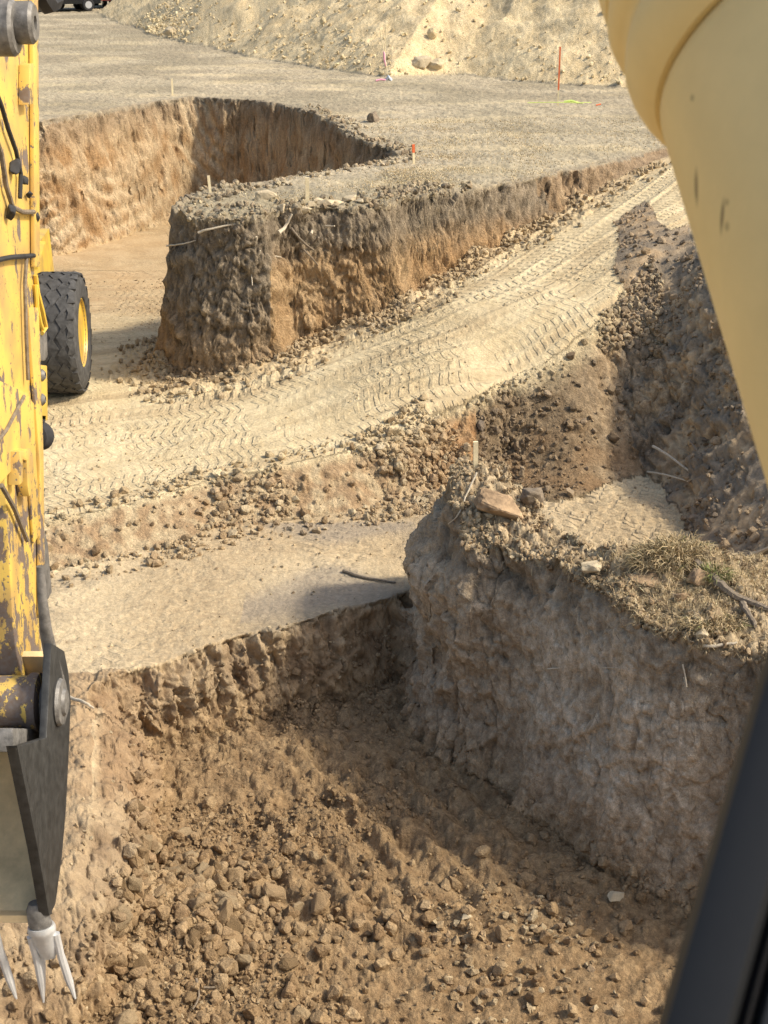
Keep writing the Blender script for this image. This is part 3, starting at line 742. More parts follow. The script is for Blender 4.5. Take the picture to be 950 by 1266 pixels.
DK = [(.24, .175, .11), (.31, .23, .145), (.37, .285, .19), (.22, .175, .13)]
SP = [(.66, .55, .34), (.74, .63, .41), (.56, .45, .27)]
pn = sstep(-.35, .3, perlin(x * .8, y * .8, 12.5))
w_pit = np.where(in_pit, (.12 + 1.3 * pn ** 2) * (1 - .6 * smooth_r), 0) + np.where((F['kp'] > .3) & (F['kp'] <= .9) & (F['kr'] < .02) & (top_nat < .1), .35, 0)
w_front = np.where(in_pit, sstep(12.0, 10.9, y) * (.1 + pn) * sstep(2.1, 1.3, x), 0)
bk = perlin(x * .75, y * .75, 2.2)
w_bank = np.where(bank & ~emb & (y < 24), sstep(-.15, .3, bk) + .06, 0) * sstep(1.4, .9, x) + np.where(ben & (F['s_road'] > -1.3) & (F['s_road'] < -.6) & (x < 1), .25, 0)
w_bank = np.where(in_road & (F['s_road'] < .35) & (x < .6), .25, w_bank)
w_emb = np.where(emb | wt, .22 + sstep(.0, .5, perlin(x * .9, y * .9, 15.)) + .8 * sstep(3., 2.3, x), 0) * (y < 27)
w_foot = np.where(in_road & (F['s_far'] > -1.3) & (y < 29) & (x > -5), (sstep(-.4, .2, perlin(x * 1.3, y * 1.3, 6.5)) + .15) * np.exp(-np.maximum(-F['s_far'] - .35, 0) / .3), 0) + np.where(wf & (F['kf'] < .08) & (y < 27), .5, 0)
w_rid = np.where((F['krd'] > .9) & nat & (y < 17.5), .6 + sstep(.35, 0, F['s_rid']), 0)
w_spf = np.where(is_sp, np.exp(-F['cone'] / .7) + .22 + .9 * sstep(.1, .4, perlin(x * .25, y * .25, 4.4)) * np.exp(-F['cone'] / 3), 0)
w_rim = np.where(nat & (y > 18) & (F['s_far'] < .8) & (x > -4.2) & (x < 1.2) & (y < 26), .5, 0) + np.where(nat & (F['s_far'] < .5) & (y > 25) & (x > -2) & (x < 1.5), .35, 0)
w_tip = np.where(emb & (x > 3.2) & (z > -1.7), 1., 0)
scatter('pit_rubble', w_pit, 15000, .008, .042, 2.2, BR, .16, sink=.45, own=.6)
scatter('pit_rubble', w_pit + w_front, 520, .04, .10, 2.4, BR, .14, mid, sink=.5, own=.6)
scatter('pit_gravel', w_front, 9000, .008, .038, 2.2, BR + TN, .16, own=.5)
scatter('bank_rubble', w_bank, 2800, .012, .06, 2.0, TN + BR, .16, own=.5)
scatter('bank_rubble', w_bank, 330, .05, .10, 1.7, TN + BR, .15, mid)
scatter('slope_rubble', w_emb, 2300, .012, .065, 2.2, DK, .18, own=.6, sink=.4)
scatter('slope_rubble', w_emb, 110, .05, .11, 1.8, DK, .16, mid, own=.6, sink=.4)
scatter('slope_gravel', w_tip, 700, .02, .08, 1.6, DK + TN, .16)
scatter('wall_foot_rubble', w_foot, 4200, .012, .085, 2., DK + BR, .18, own=.5)
scatter('ridge_gravel', w_rid, 2600, .008, .05, 2.0, TN + BR, .2)
scatter('rim_gravel', w_rim, 900, .02, .09, 1.6, TN + DK, .2)
scatter('spoil_rubble', w_spf, 5000, .02, .11, 2.8, SP, .12, own=.3)
scatter('pit_gravel', np.where(in_pit, sstep(.2, .7, x) * sstep(2.2, 1.6, x) * sstep(11.6, 10.8, y) * (.15 + pn), 0), 2200, .015, .075, 1.8, TN, .14, own=.35)
w_all = np.where((ben | in_road) & (y < 32), .3 + pn, 0)
scatter('loose_gravel', w_all, 3000, .008, .035, 2.0, TN, .18, sink=.5)

# larger clods, each a thing
big_me = {}
def clod_mesh(tint, k):
    key_ = (tint, k)
    if key_ not in big_me:
        v, f = hull(20, (1, .84, .70), 300 + k, 2)
        tv = np.array(tint) * (1 + .12 * rng.normal())
        big_me[key_] = mesh_np('clod', v, f, ROCK, np.repeat(np.clip(tv, .03, .8)[None], len(v), 0), False)
    return big_me[key_]
def clods(name, weight, n, smin, smax, tints, label, group, power=1.8):
    for j, i in enumerate(pick(weight, n)):
        s = smin + (smax - smin) * random.random() ** power
        o = link(name, clod_mesh(tints[j % len(tints)], j % 9))
        p = Vf[i] + Nf[i] * s * .35
        o.location = p.tolist(); o.rotation_euler = [random.uniform(0, 6.28) for _ in range(3)]; o.scale = (s, s * random.uniform(.8, 1.1), s * random.uniform(.75, 1))
        tag(o, label, 'dirt clod', group)
w_heap = np.where((F['kp'] > .4) & (y < 12.3), np.exp(-((x + 1.75) / .95) ** 2 - ((y - 10.9) / .75) ** 2), 0)
scatter('pit_rubble', w_heap + .12 * (w_pit > 0) * (y < 12), 1300, .03, .11, 1.7, BR, .16, mid, sink=.3, own=.5)
clods('dirt_clod', w_heap, 95, .06, .17, BR[:3], 'chunky brown clod in the loose heap beside the bucket teeth', 'clods heaped near the bucket', 1.3)
clods('dirt_clod', w_pit + w_front, 40, .05, .09, BR[:3] + TN[1:2], 'brown clod strewn across the rough floor of the near pit', 'clods on the pit floor', 1.6)
clods('dirt_clod', w_bank, 28, .06, .11, TN[:2] + BR[1:3], 'tan clod in the rubble bank between road and bench', 'clods on the rubble bank')
clods('dirt_clod', w_emb, 24, .07, .13, DK, 'dark clod lying on the shaded slope under the haul road', 'clods on the shaded slope')
clods('spoil_rock', np.where(is_sp, np.exp(-F['cone'] / .4), 0), 14, .10, .26, SP, 'pale rock rolled to the foot of the big spoil heap', 'rocks at the foot of the spoil heap')

def stone(name, u, v, size, mat, label, cat, seed, sq=(1, .8, .6), rot=(0, 0, 0), lift=.3):
    p, n = hit(u, v); vv, f = hull(13, sq, seed, 3)
    o = link(name, mesh_np(name, vv * size, f, mat)); o.location = p + Vector((0, 0, size * sq[2] * lift)); o.rotation_euler = rot
    return tag(o, label, cat)
stone('sandstone_slab', 616, 632, .33, OCHRE, 'large ochre slab rock on the ridge end beside the wooden stake', 'rock', 11, (1, .75, .5), (.15, .35, -.4), .3)
stone('grey_clod', 658, 625, .19, GREYROCK, 'grey soil clod leaning behind the ochre slab on the ridge', 'dirt clod', 12, (.9, .7, 1), (.2, .1, .3), .5)
stone('stone', 605, 640, .075, TANROCK, 'small tan stone under the front of the ochre slab', 'rock', 13)
stone('stone', 732, 706, .15, TANROCK, 'tan stone on the middle of the ridge front edge', 'rock', 14, (1, .8, .55))
stone('sandstone_slab', 798, 722, .21, OCHRE, 'flat ochre rock on the ridge left of the grass tuft', 'rock', 15, (1.2, .6, .45), (0, .2, -.5))
stone('sandstone_slab', 862, 728, .18, OCHRE, 'ochre rock against the thick dead branch on the ridge', 'rock', 16, (1, .7, .6), (.2, .1, .4), .5)
stone('sandstone_slab', 846, 742, .10, OCHRE, 'smaller ochre rock below the one at the thick branch', 'rock', 17)
stone('stone', 868, 785, .10, TANROCK, 'tan stone at the ridge edge above the pale stick', 'rock', 18)
stone('stone', 470, 557, .11, TANROCK, 'single white stone lying on the edge of the haul road', 'rock', 19, (1, .7, .6))
stone('stone', 328, 246, .22, TANROCK, 'pale stone on the cut block between the two wooden stakes', 'rock', 20, (1.2, .7, .5))
stone('stone', 352, 262, .16, TANROCK, 'pale lumpy stone below the gap between the block stakes', 'rock', 21)
for k, (u_, v_) in enumerate(((385, 254), (393, 251), (402, 254), (411, 251), (420, 252), (434, 248), (446, 250), (375, 262))):
    o = stone('stone', u_, v_, .10 + .03 * (k % 3), TANROCK, 'pale stone in the short row beside the right block stake', 'rock', 30 + k); o['group'] = 'row of stones on the block'
stone('boulder', 213, 43, .40, TANROCK, 'round boulder at the left foot of the spoil heap', 'rock', 41, (1, .8, .75))
stone('boulder', 520, 80, .42, TANROCK, 'squarish boulder at the spoil foot right of the pink flags', 'rock', 42, (1, .7, .7))
stone('boulder', 538, 84, .38, TANROCK, 'pale boulder immediately right of the squarish one', 'rock', 43, (1, .8, .75))
stone('grey_clod', 462, 150, .26, GREYROCK, 'dark grey clod on the far rim above the hollow', 'dirt clod', 44, (.8, .8, .9))
stone('stone', 575, 1050 + 88, .07, TANROCK, 'pale flat stone amid the lit clods of the pit floor', 'rock', 60)
stone('stone', 763, 1112, .11, TANROCK, 'tan stone by the foot of the ridge near the window post', 'rock', 61, (1, .8, .5))

# ------------------------------------------------------------------ survey stakes
def stake(u, v, hgt, wd, label, group, lean=0, top=None, name='survey_stake'):
    p, n = hit(u, v)
    o = empty(name, p - Vector((0, 0, .05)), label, 'survey stake', group, random.uniform(-.4, .4)); o.rotation_euler[1] = lean
    bm = B(); box(bm, -wd / 2, wd / 2, -wd * .35, wd * .35, -.1, hgt * (.62 if top else 1)); obj('shaft', bm, WOOD, o, False)
    if top:
        bm = B(); box(bm, -wd * .53, wd * .53, -wd * .38, wd * .38, hgt * .62, hgt); obj('painted_top', bm, top, o, False)
    return o
stake(213, 118, .48, .05, 'short wooden stake standing on the rim behind the far pit', 'bare stakes')
stake(261, 241, .36, .045, 'leaning wooden stake at the left tip of the cut block', 'bare stakes', -.07)
stake(380, 251, .44, .06, 'wooden stake behind the row of stones on the block', 'bare stakes')
stake(512, 203, .40, .045, 'short stake with orange tip on grass right of the hollow', 'tipped stakes', -.03, ORANGE)
stake(588, 582, .36, .05, 'pale wooden stake at the end of the ridge by the slab', 'ridge stakes', -.02)
p, n = hit(690, 131)
o = empty('survey_lath', p, 'tall orange topped lath standing before the spoil heap', 'survey stake')
bm = B(); box(bm, -.02, .02, -.008, .008, -.1, .38); obj('shaft', bm, WOOD, o, False)
bm = B(); box(bm, -.019, .019, -.009, .009, .38, 1.42); obj('painted_top', bm, ORANGE, o, False)
p, n = hit(692, 132)
o = empty('marking_string', p + Vector((0, 0, .05)), 'crossed lime strings pegged on the ground round the orange lath', 'string')
bm = B(); tube(bm, [(-.8, .1, .03), (-.3, .03, .05), (.3, -.02, .05), (.8, .2, .03)], .009, 6); obj('string', bm, LIME, o)
bm = B(); tube(bm, [(-.75, .28, .02), (0, .06, .05), (.55, -.2, .05)], .009, 6); obj('string', bm, LIME, o)
bm = B(); tube(bm, [(.1, .05, .06), (.28, .02, .09), (.45, 0, .04)], .03, 6); obj('tape_bundle', bm, LIME, o)
bm = B(); tube(bm, [(.85, -.35, .02), (.97, -.3, .04)], .018, 6); obj('orange_peg', bm, ORANGE, o)
p, n = hit(481, 100)
o = empty('survey_lath', p, 'pair of crossing laths with pink tape before the spoil heap', 'survey stake')
bm = B(); tube(bm, [(0, 0, -.05), (-.11, 0, .55), (-.28, 0, 1.5)], .016, 6); obj('lath', bm, WOOD, o)
bm = B(); tube(bm, [(-.13, .02, -.05), (-.12, .02, .8), (-.10, .02, 1.55)], .016, 6); obj('lath', bm, WOOD, o)
bm = B(); tube(bm, [(-.10, 0, .42), (-.15, -.01, .62), (-.15, -.02, .78), (-.17, 0, .84)], [.02, .032, .032, .02], 6); obj('pink_tape', bm, PINK, o)
bm = B(); tube(bm, [(-.1, 0, .0), (-.02, -.05, .12), (.05, 0, .02)], .06, 7); obj('pipe_end', bm, PLAST, o)
bm = B(); tube(bm, [(-.40, -.15, .02), (-.25, -.1, .05), (-.1, -.1, .03)], .03, 6); obj('pink_tail', bm, PINK, o)

# ------------------------------------------------------------------ roots, twigs and branches
def twig(name, pix, rad_, mat, label, cat='root', lift=.03, group=None, off=None):
    pts = []
    for j, (u, v) in enumerate(pix):
        p, n = hit(u, v)
        pts.append(p + n * (lift + (off[j] if off else 0)))
    out = []                                   # smooth the line, then kink it a little
    for k in range(len(pts) - 1):
        p0, p1, p2, p3 = pts[max(k - 1, 0)], pts[k], pts[k + 1], pts[min(k + 2, len(pts) - 1)]
        for m_ in range(5):
            t = m_ / 5
            q = .5 * (2 * p1 + (p2 - p0) * t + (2 * p0 - 5 * p1 + 4 * p2 - p3) * t * t + (3 * p1 - p0 - 3 * p2 + p3) * t ** 3)
            out.append(q + Vector((random.gauss(0, 1), random.gauss(0, 1), random.gauss(0, 1))) * rad_ * .12)
    out.append(pts[-1])
    n_ = len(out); bm = B()
    tube(bm, [q - out[0] for q in out], [rad_ * (1 - .55 * i / n_) for i in range(n_)], 7)
    o = obj(name, bm, mat); o.location = out[0]
    return tag(o, label, cat, group)
twig('dead_branch', [(858, 700), (885, 718), (905, 735), (930, 750), (960, 760)], .055, BARK, 'thick dark dead branch lying across the ridge top', 'branch', .05)
twig('dead_branch', [(932, 690), (955, 683)], .045, PALEWD, 'cut pale branch end at the right edge of the ridge', 'branch', .05)
twig('stick', [(920, 752), (928, 765), (932, 778)], .035, BARK, 'short dark stick below the thick branch', 'stick', .04)
twig('stick', [(848, 797), (875, 801), (912, 800)], .022, PALEWD, 'pale crooked stick along the front edge of the ridge', 'stick', .04)
twig('stick', [(814, 556), (835, 578), (864, 606)], .022, PALEWD, 'straight pale stick leaning on the dark slope', 'stick', .12)
twig('stick', [(795, 586), (830, 592), (868, 607)], .016, PALEWD, 'thin curved stick crossing below the straight one', 'stick', .08)
twig('stick', [(846, 548), (880, 566)], .014, BARK, 'thin dark stick under the teeth marks of the slope', 'stick', .06)
twig('root', [(680, 828), (715, 826), (772, 827)], .008, PALEWD, 'thin pale root hanging along the middle ridge face', 'root')
twig('root', [(768, 848), (780, 862), (793, 876)], .008, PALEWD, 'thin pale root slanting down the ridge face', 'root')
twig('root', [(588, 588), (578, 612), (568, 636), (560, 650)], .011, PALEWD, 'pale root drooping from the stake down the ridge end', 'root', .04)
twig('root', [(425, 708), (450, 716), (490, 722)], .022, BARK, 'dark root lying on the bench beside the ridge', 'root', .02)
twig('root', [(843, 800 + 20), (850, 850), (846, 838)], .008, PALEWD, 'looped root under the ridge edge near the window post', 'root')
twig('root', [(246, 290), (268, 284), (290, 277)], .022, PALEWD, 'pale root sticking out near the left tip of the block', 'root', .13)
twig('root', [(341, 291), (350, 282), (358, 268)], .035, PALEWD, 'forked whitish root at the middle of the block edge', 'root', .13)
twig('root', [(386, 290), (396, 284), (410, 281)], .024, PALEWD, 'whitish root right of the forked one on the block', 'root', .13)
twig('root', [(321, 300), (333, 312), (344, 322)], .016, PALEWD, 'thin root below the forked root pointing right', 'root', .13)
twig('root', [(326, 310), (320, 335), (315, 355)], .013, PALEWD, 'long thin root hanging down the shaded block face', 'root', .13)
twig('root', [(355, 286), (375, 303), (400, 322), (425, 335)], .022, BARK, 'long brown root running down right across the block', 'root', .13)
twig('root', [(398, 297), (380, 318), (364, 336)], .018, BARK, 'brown root crossing the long one on the block', 'root', .13)
twig('root', [(378, 310), (392, 326), (402, 335)], .014, BARK, 'short brown root below the crossing roots', 'root', .13)
twig('root', [(212, 308), (225, 302), (232, 300)], .014, PALEWD, 'short pale root on the dark left side of the block', 'root', .13)
twig('root', [(240, 1214), (245, 1235), (242, 1255)], .012, BARK, 'dark root poking from the heap at the bottom', 'root', .04)
twig('root', [(250, 1226), (265, 1222), (282, 1216)], .010, BARK, 'thin root lying right of the dark one at the bottom', 'root', .04)
twig('root', [(85, 868), (102, 875), (112, 880)], .022, PALEWD, 'bleached root end beside the bucket hinge', 'root', .05)

# ------------------------------------------------------------------ dry grass
def blades(i, hmin, hmax, wd, lean, tints):
    n = len(i); hh = rng.uniform(hmin, hmax, n); a = rng.uniform(0, 2 * math.pi, n)
    side = np.stack([np.cos(a), np.sin(a), np.zeros(n)], 1) * wd; b = rng.uniform(0, 2 * math.pi, n); ln = lean * rng.random(n) * hh
    out = np.stack([np.cos(b), np.sin(b), np.zeros(n)], 1)
    p = Vf[i] - np.array([0, 0, .01]) + rng.normal(size=(n, 3)) * [.015, .015, 0]
    m_ = p + out * (ln * .35)[:, None] + np.array([0, 0, 1]) * (hh * .6)[:, None]
    t = p + out * ln[:, None] + np.array([0, 0, 1]) * (hh * np.sqrt(np.clip(1 - (lean * .5) ** 2, .2, 1)))[:, None]
    v = np.stack([p - side, p + side, m_ - side * .7, m_ + side * .7, t], 1)
    f4 = np.array([[0, 1, 3], [0, 3, 2], [2, 3, 4]])
    f = (f4[None] + (np.arange(n) * 5)[:, None, None]).reshape(-1, 3)
    c_ = np.array(tints)[rng.integers(0, len(tints), n)] * (1 + .2 * rng.normal(size=(n, 1)))
    return v.reshape(-1, 3), f, np.repeat(np.clip(c_, .03, .8), 5, axis=0)
mG, ntG, bG = newmat('grass_blades'); vc = nn(ntG, 'ShaderNodeVertexColor', layer_name='Col'); ntG.links.new(vc.outputs[0], bG.inputs['Base Color']); bG.inputs['Roughness'].default_value = .9; bG.inputs['Specular IOR Level'].default_value = .1
def grass(name, weight, n, *a):
    v, f, c_ = blades(pick(weight, n), *a); o = link(name, mesh_np(name, v, f, mG, c_)); o['kind'] = 'stuff'
ST = [(.66, .53, .32), (.54, .42, .245), (.45, .345, .205), (.36, .29, .165)]
gp = sstep(-.3, .35, perlin(x * .9, y * .9, 21.)) + .15
grass('dry_grass', np.where(nat & (y > 18) & (y < 36), gp, 0), 26000, .02, .06, .006, 1.7, ST)
grass('dry_grass', np.where(nat & (y < 17.5) & (F['krd'] > .95), .05 + gp * sstep(13.8, 12.4, y), 0), 8500, .03, .12, .003, 1.75, ST)
grass('root_fibres', np.where((F['krd'] > .35) & (F['krd'] < .97), sstep(.3, .9, F['krd']), 0) + np.where(wf & (y < 27) & (dG < .9), .5, 0), 3200, .03, .13, .0028, 1.9, [(.34, .28, .19), (.20, .16, .11), (.42, .36, .25)])
def tuft(u, v, rx, ry, hz, n, ln, label, green=.03):
    p, nrm = hit(u, v); bm_v, bm_f, cc = [], [], []
    for k in range(n):
        a = random.uniform(0, 2 * math.pi); q_ = math.sqrt(random.random())
        b0 = Vector((rx * q_ * math.cos(a), ry * q_ * math.sin(a), 0)); dome = hz * (1 - q_ * q_) * random.random()
        b0.z = dome - .02
        d = Vector((math.cos(a) * (.4 + q_) + random.gauss(0, .7), math.sin(a) * (.4 + q_) + random.gauss(0, .7), random.uniform(.0, 1.3))).normalized()
        L_ = ln * random.uniform(.35, 1); sd_ = d.cross(Vector((random.gauss(0, 1), random.gauss(0, 1), random.gauss(0, 1)))).normalized() * .0042
        m_ = b0 + d * L_ * .55 + Vector((0, 0, .02)); t_ = b0 + d * L_ + Vector((random.gauss(0, .03), random.gauss(0, .03), -.35 * L_ * random.random()))
        o_ = len(bm_v); bm_v += [b0 - sd_, b0 + sd_, m_ + sd_ * .8, m_ - sd_ * .8, t_]
        bm_f += [(o_, o_ + 1, o_ + 2), (o_, o_ + 2, o_ + 3), (o_ + 3, o_ + 2, o_ + 4)]
        c0 = np.array(random.choice(ST)) * random.uniform(.6, 1.15)
        if random.random() < green: c0 = np.array((.22, .24, .09)) * random.uniform(.6, 1.2)
        cc += [c0] * 5
    o = link('grass_tuft', mesh_np('grass_tuft', np.array([tuple(q) for q in bm_v]), np.array(bm_f), mG, np.array(cc))); o.location = p
    tag(o, label, 'grass tuft')
tuft(835, 697, .40, .24, .25, 2200, .19, 'bushy dry grass tuft standing on the ridge behind the ochre rocks')
tuft(882, 712, .14, .10, .08, 420, .14, 'greenish grass tuft beside the thick dead branch', .6)
tuft(885, 772, .30, .14, .05, 900, .13, 'flattened straw coloured tuft at the ridge front by the window post')

# ------------------------------------------------------------------ the excavator's arm and bucket
D0 = 6.0
xb = float(P(80, 900, D0)[0])                      # outer face of the bucket's right side plate
def yz(u, v, x_):                                  # point on the plane x = x_ seen at pixel
    d = ray(u, v); t = x_ / d[0]; p = CAM + d * t; return p[1], p[2]
xs = xb - .165                                      # right side of the stick
base = Vector((xs - .22, yz(48, 880, xs)[0] - .3, yz(48, 880, xs)[1]))
arm = empty('excavator_arm', base, 'worn yellow excavator stick with a dark toothed bucket hanging from it', 'excavator arm')
def inv(p): return Vector(p) - base
def part(name, bm, mat, parent, smooth=True, bevel=0):
    bmesh.ops.translate(bm, vec=-base, verts=bm.verts)
    return obj(name, bm, mat, parent, smooth, bevel)
def Y(u, v, x_=None):
    a, b = yz(u, v, xs if x_ is None else x_); return (a, b)
back = [Y(40, -60), Y(41, 60), Y(43, 330), Y(47, 480), Y(50, 700), Y(53, 850)]
front = [(a - .62, b) for a, b in back]
front[-1] = (back[-1][0] - .36, back[-1][1]); front[-2] = (back[-2][0] - .5, back[-2][1])
top_ext = [(back[0][0] + .12, back[0][1] + 1.3), (back[0][0] - .45, back[0][1] + 1.3)]
bm = B(); prism(bm, [top_ext[1], top_ext[0]] + back + front[::-1], xs - .44, xs)
stick = part('stick', bm, YEL, arm, True, .012)
# edge flange plate down the rear of the stick side
bm = B(); prism(bm, [Y(34, -60), Y(40.5, -60), Y(41.5, 60), Y(43.5, 330), Y(37, 330)], xs + .004, xs + .022); part('edge_plate', bm, YEL, arm, True, .004)
bm = B(); prism(bm, [Y(30, 380), Y(43, 380), Y(49, 560), Y(51, 760), Y(45, 760), Y(44, 570)], xs + .004, xs + .018); part('edge_plate', bm, YEL, arm, True, .003)
bm = B(); prism(bm, [Y(-6, 470), Y(30, 486), Y(38, 500), Y(40, 545), Y(46, 660), Y(38, 672), Y(30, 560), Y(-6, 600)], xs + .003, xs + .014); part('patch_plate', bm, YEL, arm, True, .003)
# pin bosses at the top
def boss(u, v, r0, r1, x0, x1, name, mat, parent=arm):
    a, b = yz(u, v, x1); bm = B()
    lathe(bm, [(0, r1), (x1 - x0, r1), (x1 - x0 + .012, r1 - .012), (x1 - x0 + .012, r0), (x1 - x0 - .05, r0 * .95)], (x0, a, b), (1, 0, 0), 32)
    return part(name, bm, mat, parent)
b1 = boss(17, 34, .055, .10, xs - .02, xs + .13, 'pin_boss', STEEL)
b2 = boss(40, 28, .025, .075, xs - .02, xs + .19, 'pin_boss', STEEL)
a_, b_ = yz(17, 34, xs + .13); bm = B(); lathe(bm, [(0, .052), (.055, .052), (.06, .03)], (xs + .07, a_, b_), (1, 0, 0), 20); part('pin', bm, DARK, b1)
bm = B(); prism(bm, [Y(23, 80), Y(28, 78), Y(29, 128), Y(22, 130)], xs + .002, xs + .045); part('lug', bm, YEL, arm, True, .005)
# grease lines and clamps
def line(pix, r, mat, name='grease_line', x_=None, parent=arm):
    pts = []
    for u, v in pix:
        q = (xs + .02) if x_ is None else x_; a, b = yz(u, v, q); pts.append((q, a, b))
    bm = B(); tube(bm, pts, r, 7); return part(name, bm, mat, parent)
line([(-5, 112), (2, 130), (10, 158), (20, 186), (26, 215), (25, 245)], .009, RUB)
line([(-5, 170), (2, 190), (8, 230), (16, 256), (28, 262), (42, 262)], .010, BARK)
line([(33, 320), (31, 350), (33, 420), (35, 470)], .008, BARK)
line([(-5, 322), (14, 318), (42, 316)], .010, RUB)
line([(-5, 548), (8, 532), (30, 490)], .008, BARK)
line([(2, 600), (18, 628), (34, 668)], .010, BARK)
for u, v, s in ((13, 206, .05), (25, 223, .04), (31, 243, .035), (40, 268, .035), (6, 262, .05)):
    a, b = yz(u, v, xs); vv, f = hull(14, (.5, 1, .8), int(u * 7 + v), 1); me = mesh_np('clamp', vv * s + np.array([xs + .02, a, b]) - np.array(base), f, RUB)
    o = link('clamp', me); o.parent = arm
bm = B(); prism(bm, [Y(9, 558), Y(22, 554), Y(26, 562), Y(27, 610), Y(21, 614), Y(19, 600), Y(18, 570), Y(13, 568), Y(13, 596), Y(9, 600)], xs + .003, xs + .05); part('hook_bracket', bm, YEL, arm, True, .006)
# parts along the rear edge: looped guard hose, junction block, bolts, rubber stop
xh = xs + .02
line([(44, 340), (47, 362), (53, 385), (57, 405), (52, 412)], .010, YEL2, 'hose_loop', xs + .012)
line([(44, 352), (46, 380), (50, 400), (53, 408)], .010, YEL2, 'hose_loop', xs + .012)
bm = B(); prism(bm, [Y(44, 408), Y(57, 410), Y(58, 440), Y(55, 446), Y(44, 446)], xs - .10, xs + .006); part('junction_block', bm, STEEL, arm, True, .008)
bm = B(); prism(bm, [Y(44, 450), Y(57, 452), Y(58, 520), Y(44, 520)], xs - .10, xs + .006); part('mount_plate', bm, YEL2, arm, True, .006)
for v in (464, 494): boss(53, v, .012, .026, xs - .02, xs + .02, 'bolt', STEEL)
bm = B(); prism(bm, [Y(47, 511), Y(56, 512), Y(55, 523), Y(47, 523)], xs - .10, xs + .006); part('bump_stop', bm, RUB, arm, True, .008)
a, b = yz(53, 541, xs); bm = B(); lathe(bm, [(-.05, .02), (-.03, .055), (.02, .062), (.05, .045), (.06, 0.0)], (xs - .02, a + .02, b), (.3, .9, -.2), 20); part('rubber_stop', bm, RUB, arm)
bm = B(); prism(bm, [Y(46, 612), Y(50, 640), Y(58, 672), Y(63, 732), Y(57, 744), Y(48, 738)], xs - .10, xs + .006); part('guard_plate', bm, STEEL, arm, True, .006)
# hose sheath at the very top
line([(44, -30), (50, -8), (58, 4), (66, 0), (72, -16)], .05, RUB, 'hose_sheath', xs - .1)
# stick end: pin tube, tipping link and bucket
a, b = yz(72, 868, xb)
bm = B(); lathe(bm, [(-.62, .105), (0, .105), (.045, .105), (.06, .116), (.095, .116), (.10, .06)], (xs, a, b), (1, 0, 0), 40); part('pin_tube', bm, YEL, arm)
bm = B(); prism(bm, [Y(-10, 900), Y(40, 902), Y(36, 922), Y(-10, 930)], xs - .30, xs + .08); part('dust_shield', bm, STEEL, arm, True, .01)
xk = xs + .135
lk = [(50, 700), (53, 745), (57, 780), (64, 815), (72, 848), (75, 875), (70, 898)]
pts = [(xk, *yz(u, v, xk)) for u, v in lk]
bm = B(); tube(bm, pts, [.016, .020, .025, .030, .034, .036, .030], 12); part('tipping_link', bm, STEEL, arm)
bm = B(); lathe(bm, [(0, .10), (.02, .106), (.04, .106), (.05, .095), (.05, .05)], (xs + .105, *yz(60, 870, xs + .12)), (1, 0, 0), 36); part('bushing', bm, STEEL, arm)
# bucket: side plates, curved shell, lip, teeth
bk_ = bpy.data.objects.new('bucket', None)
def Yb(u, v): return yz(u, v, xb)
ear = [Yb(64, 795), Yb(80, 805), Yb(85, 830), Yb(88, 868)]
outer = [Yb(86, 920), Yb(82, 1000), Yb(77, 1060), Yb(69, 1118)]
lip = Yb(62, 1132)
mouth = [Yb(47, 1050), Yb(32, 975), Yb(20, 924), Yb(58, 912)]
side = ear + outer + [lip] + mouth
WID = 1.25
bm = B()
def shell(bm):
    pl = ear[1:] + outer + [lip]; th = .03
    n = len(pl); rows_ = []
    for i in range(n):
        p = Vector((0, *pl[i])); q = Vector((0, *pl[max(i - 1, 0)])); r_ = Vector((0, *pl[min(i + 1, n - 1)]))
        t = (r_ - q).normalized(); nr = Vector((0, t.z, -t.y))
        if nr.y > 0: nr = -nr
        rows_.append((p, p + nr * th))
    A_ = [[bm.verts.new((xx, p.y, p.z)) for p in (a_, b_)] for xx in (xb - .032, xb - WID + .032) for a_, b_ in rows_]
    for i in range(n - 1):
        for k in (0, 1): bm.faces.new((A_[i][k], A_[i + 1][k], A_[n + i + 1][k], A_[n + i][k]))
    for i in (0, n - 1): bm.faces.new((A_[i][0], A_[i][1], A_[n + i][1], A_[n + i][0]))
    return bm
bucket = part('bucket', shell(bm), WORN, arm)
bpy.data.objects.remove(bk_)
bm = B(); prism(bm, side, xb - .03, xb); part('side_plate', bm, DARK, bucket, True, .004)
bm = B(); prism(bm, side, xb - WID, xb - WID + .03); part('side_plate', bm, DARK, bucket, True, .004)
bm = B(); prism(bm, [Yb(20, 922), Yb(24, 922), Yb(50, 1050), Yb(64, 1130), Yb(60, 1132), Yb(46, 1050)], xb - .036, xb + .004); part('edge_strip', bm, DARK, bucket, True, .003)
bm = B(); lathe(bm, [(0, .088), (.012, .095), (.025, .088), (.028, .055), (.04, .048), (.043, 0)], (xb - .005, *Yb(72, 868)), (1, 0, 0), 36); part('hinge_plate', bm, STEEL, bucket)
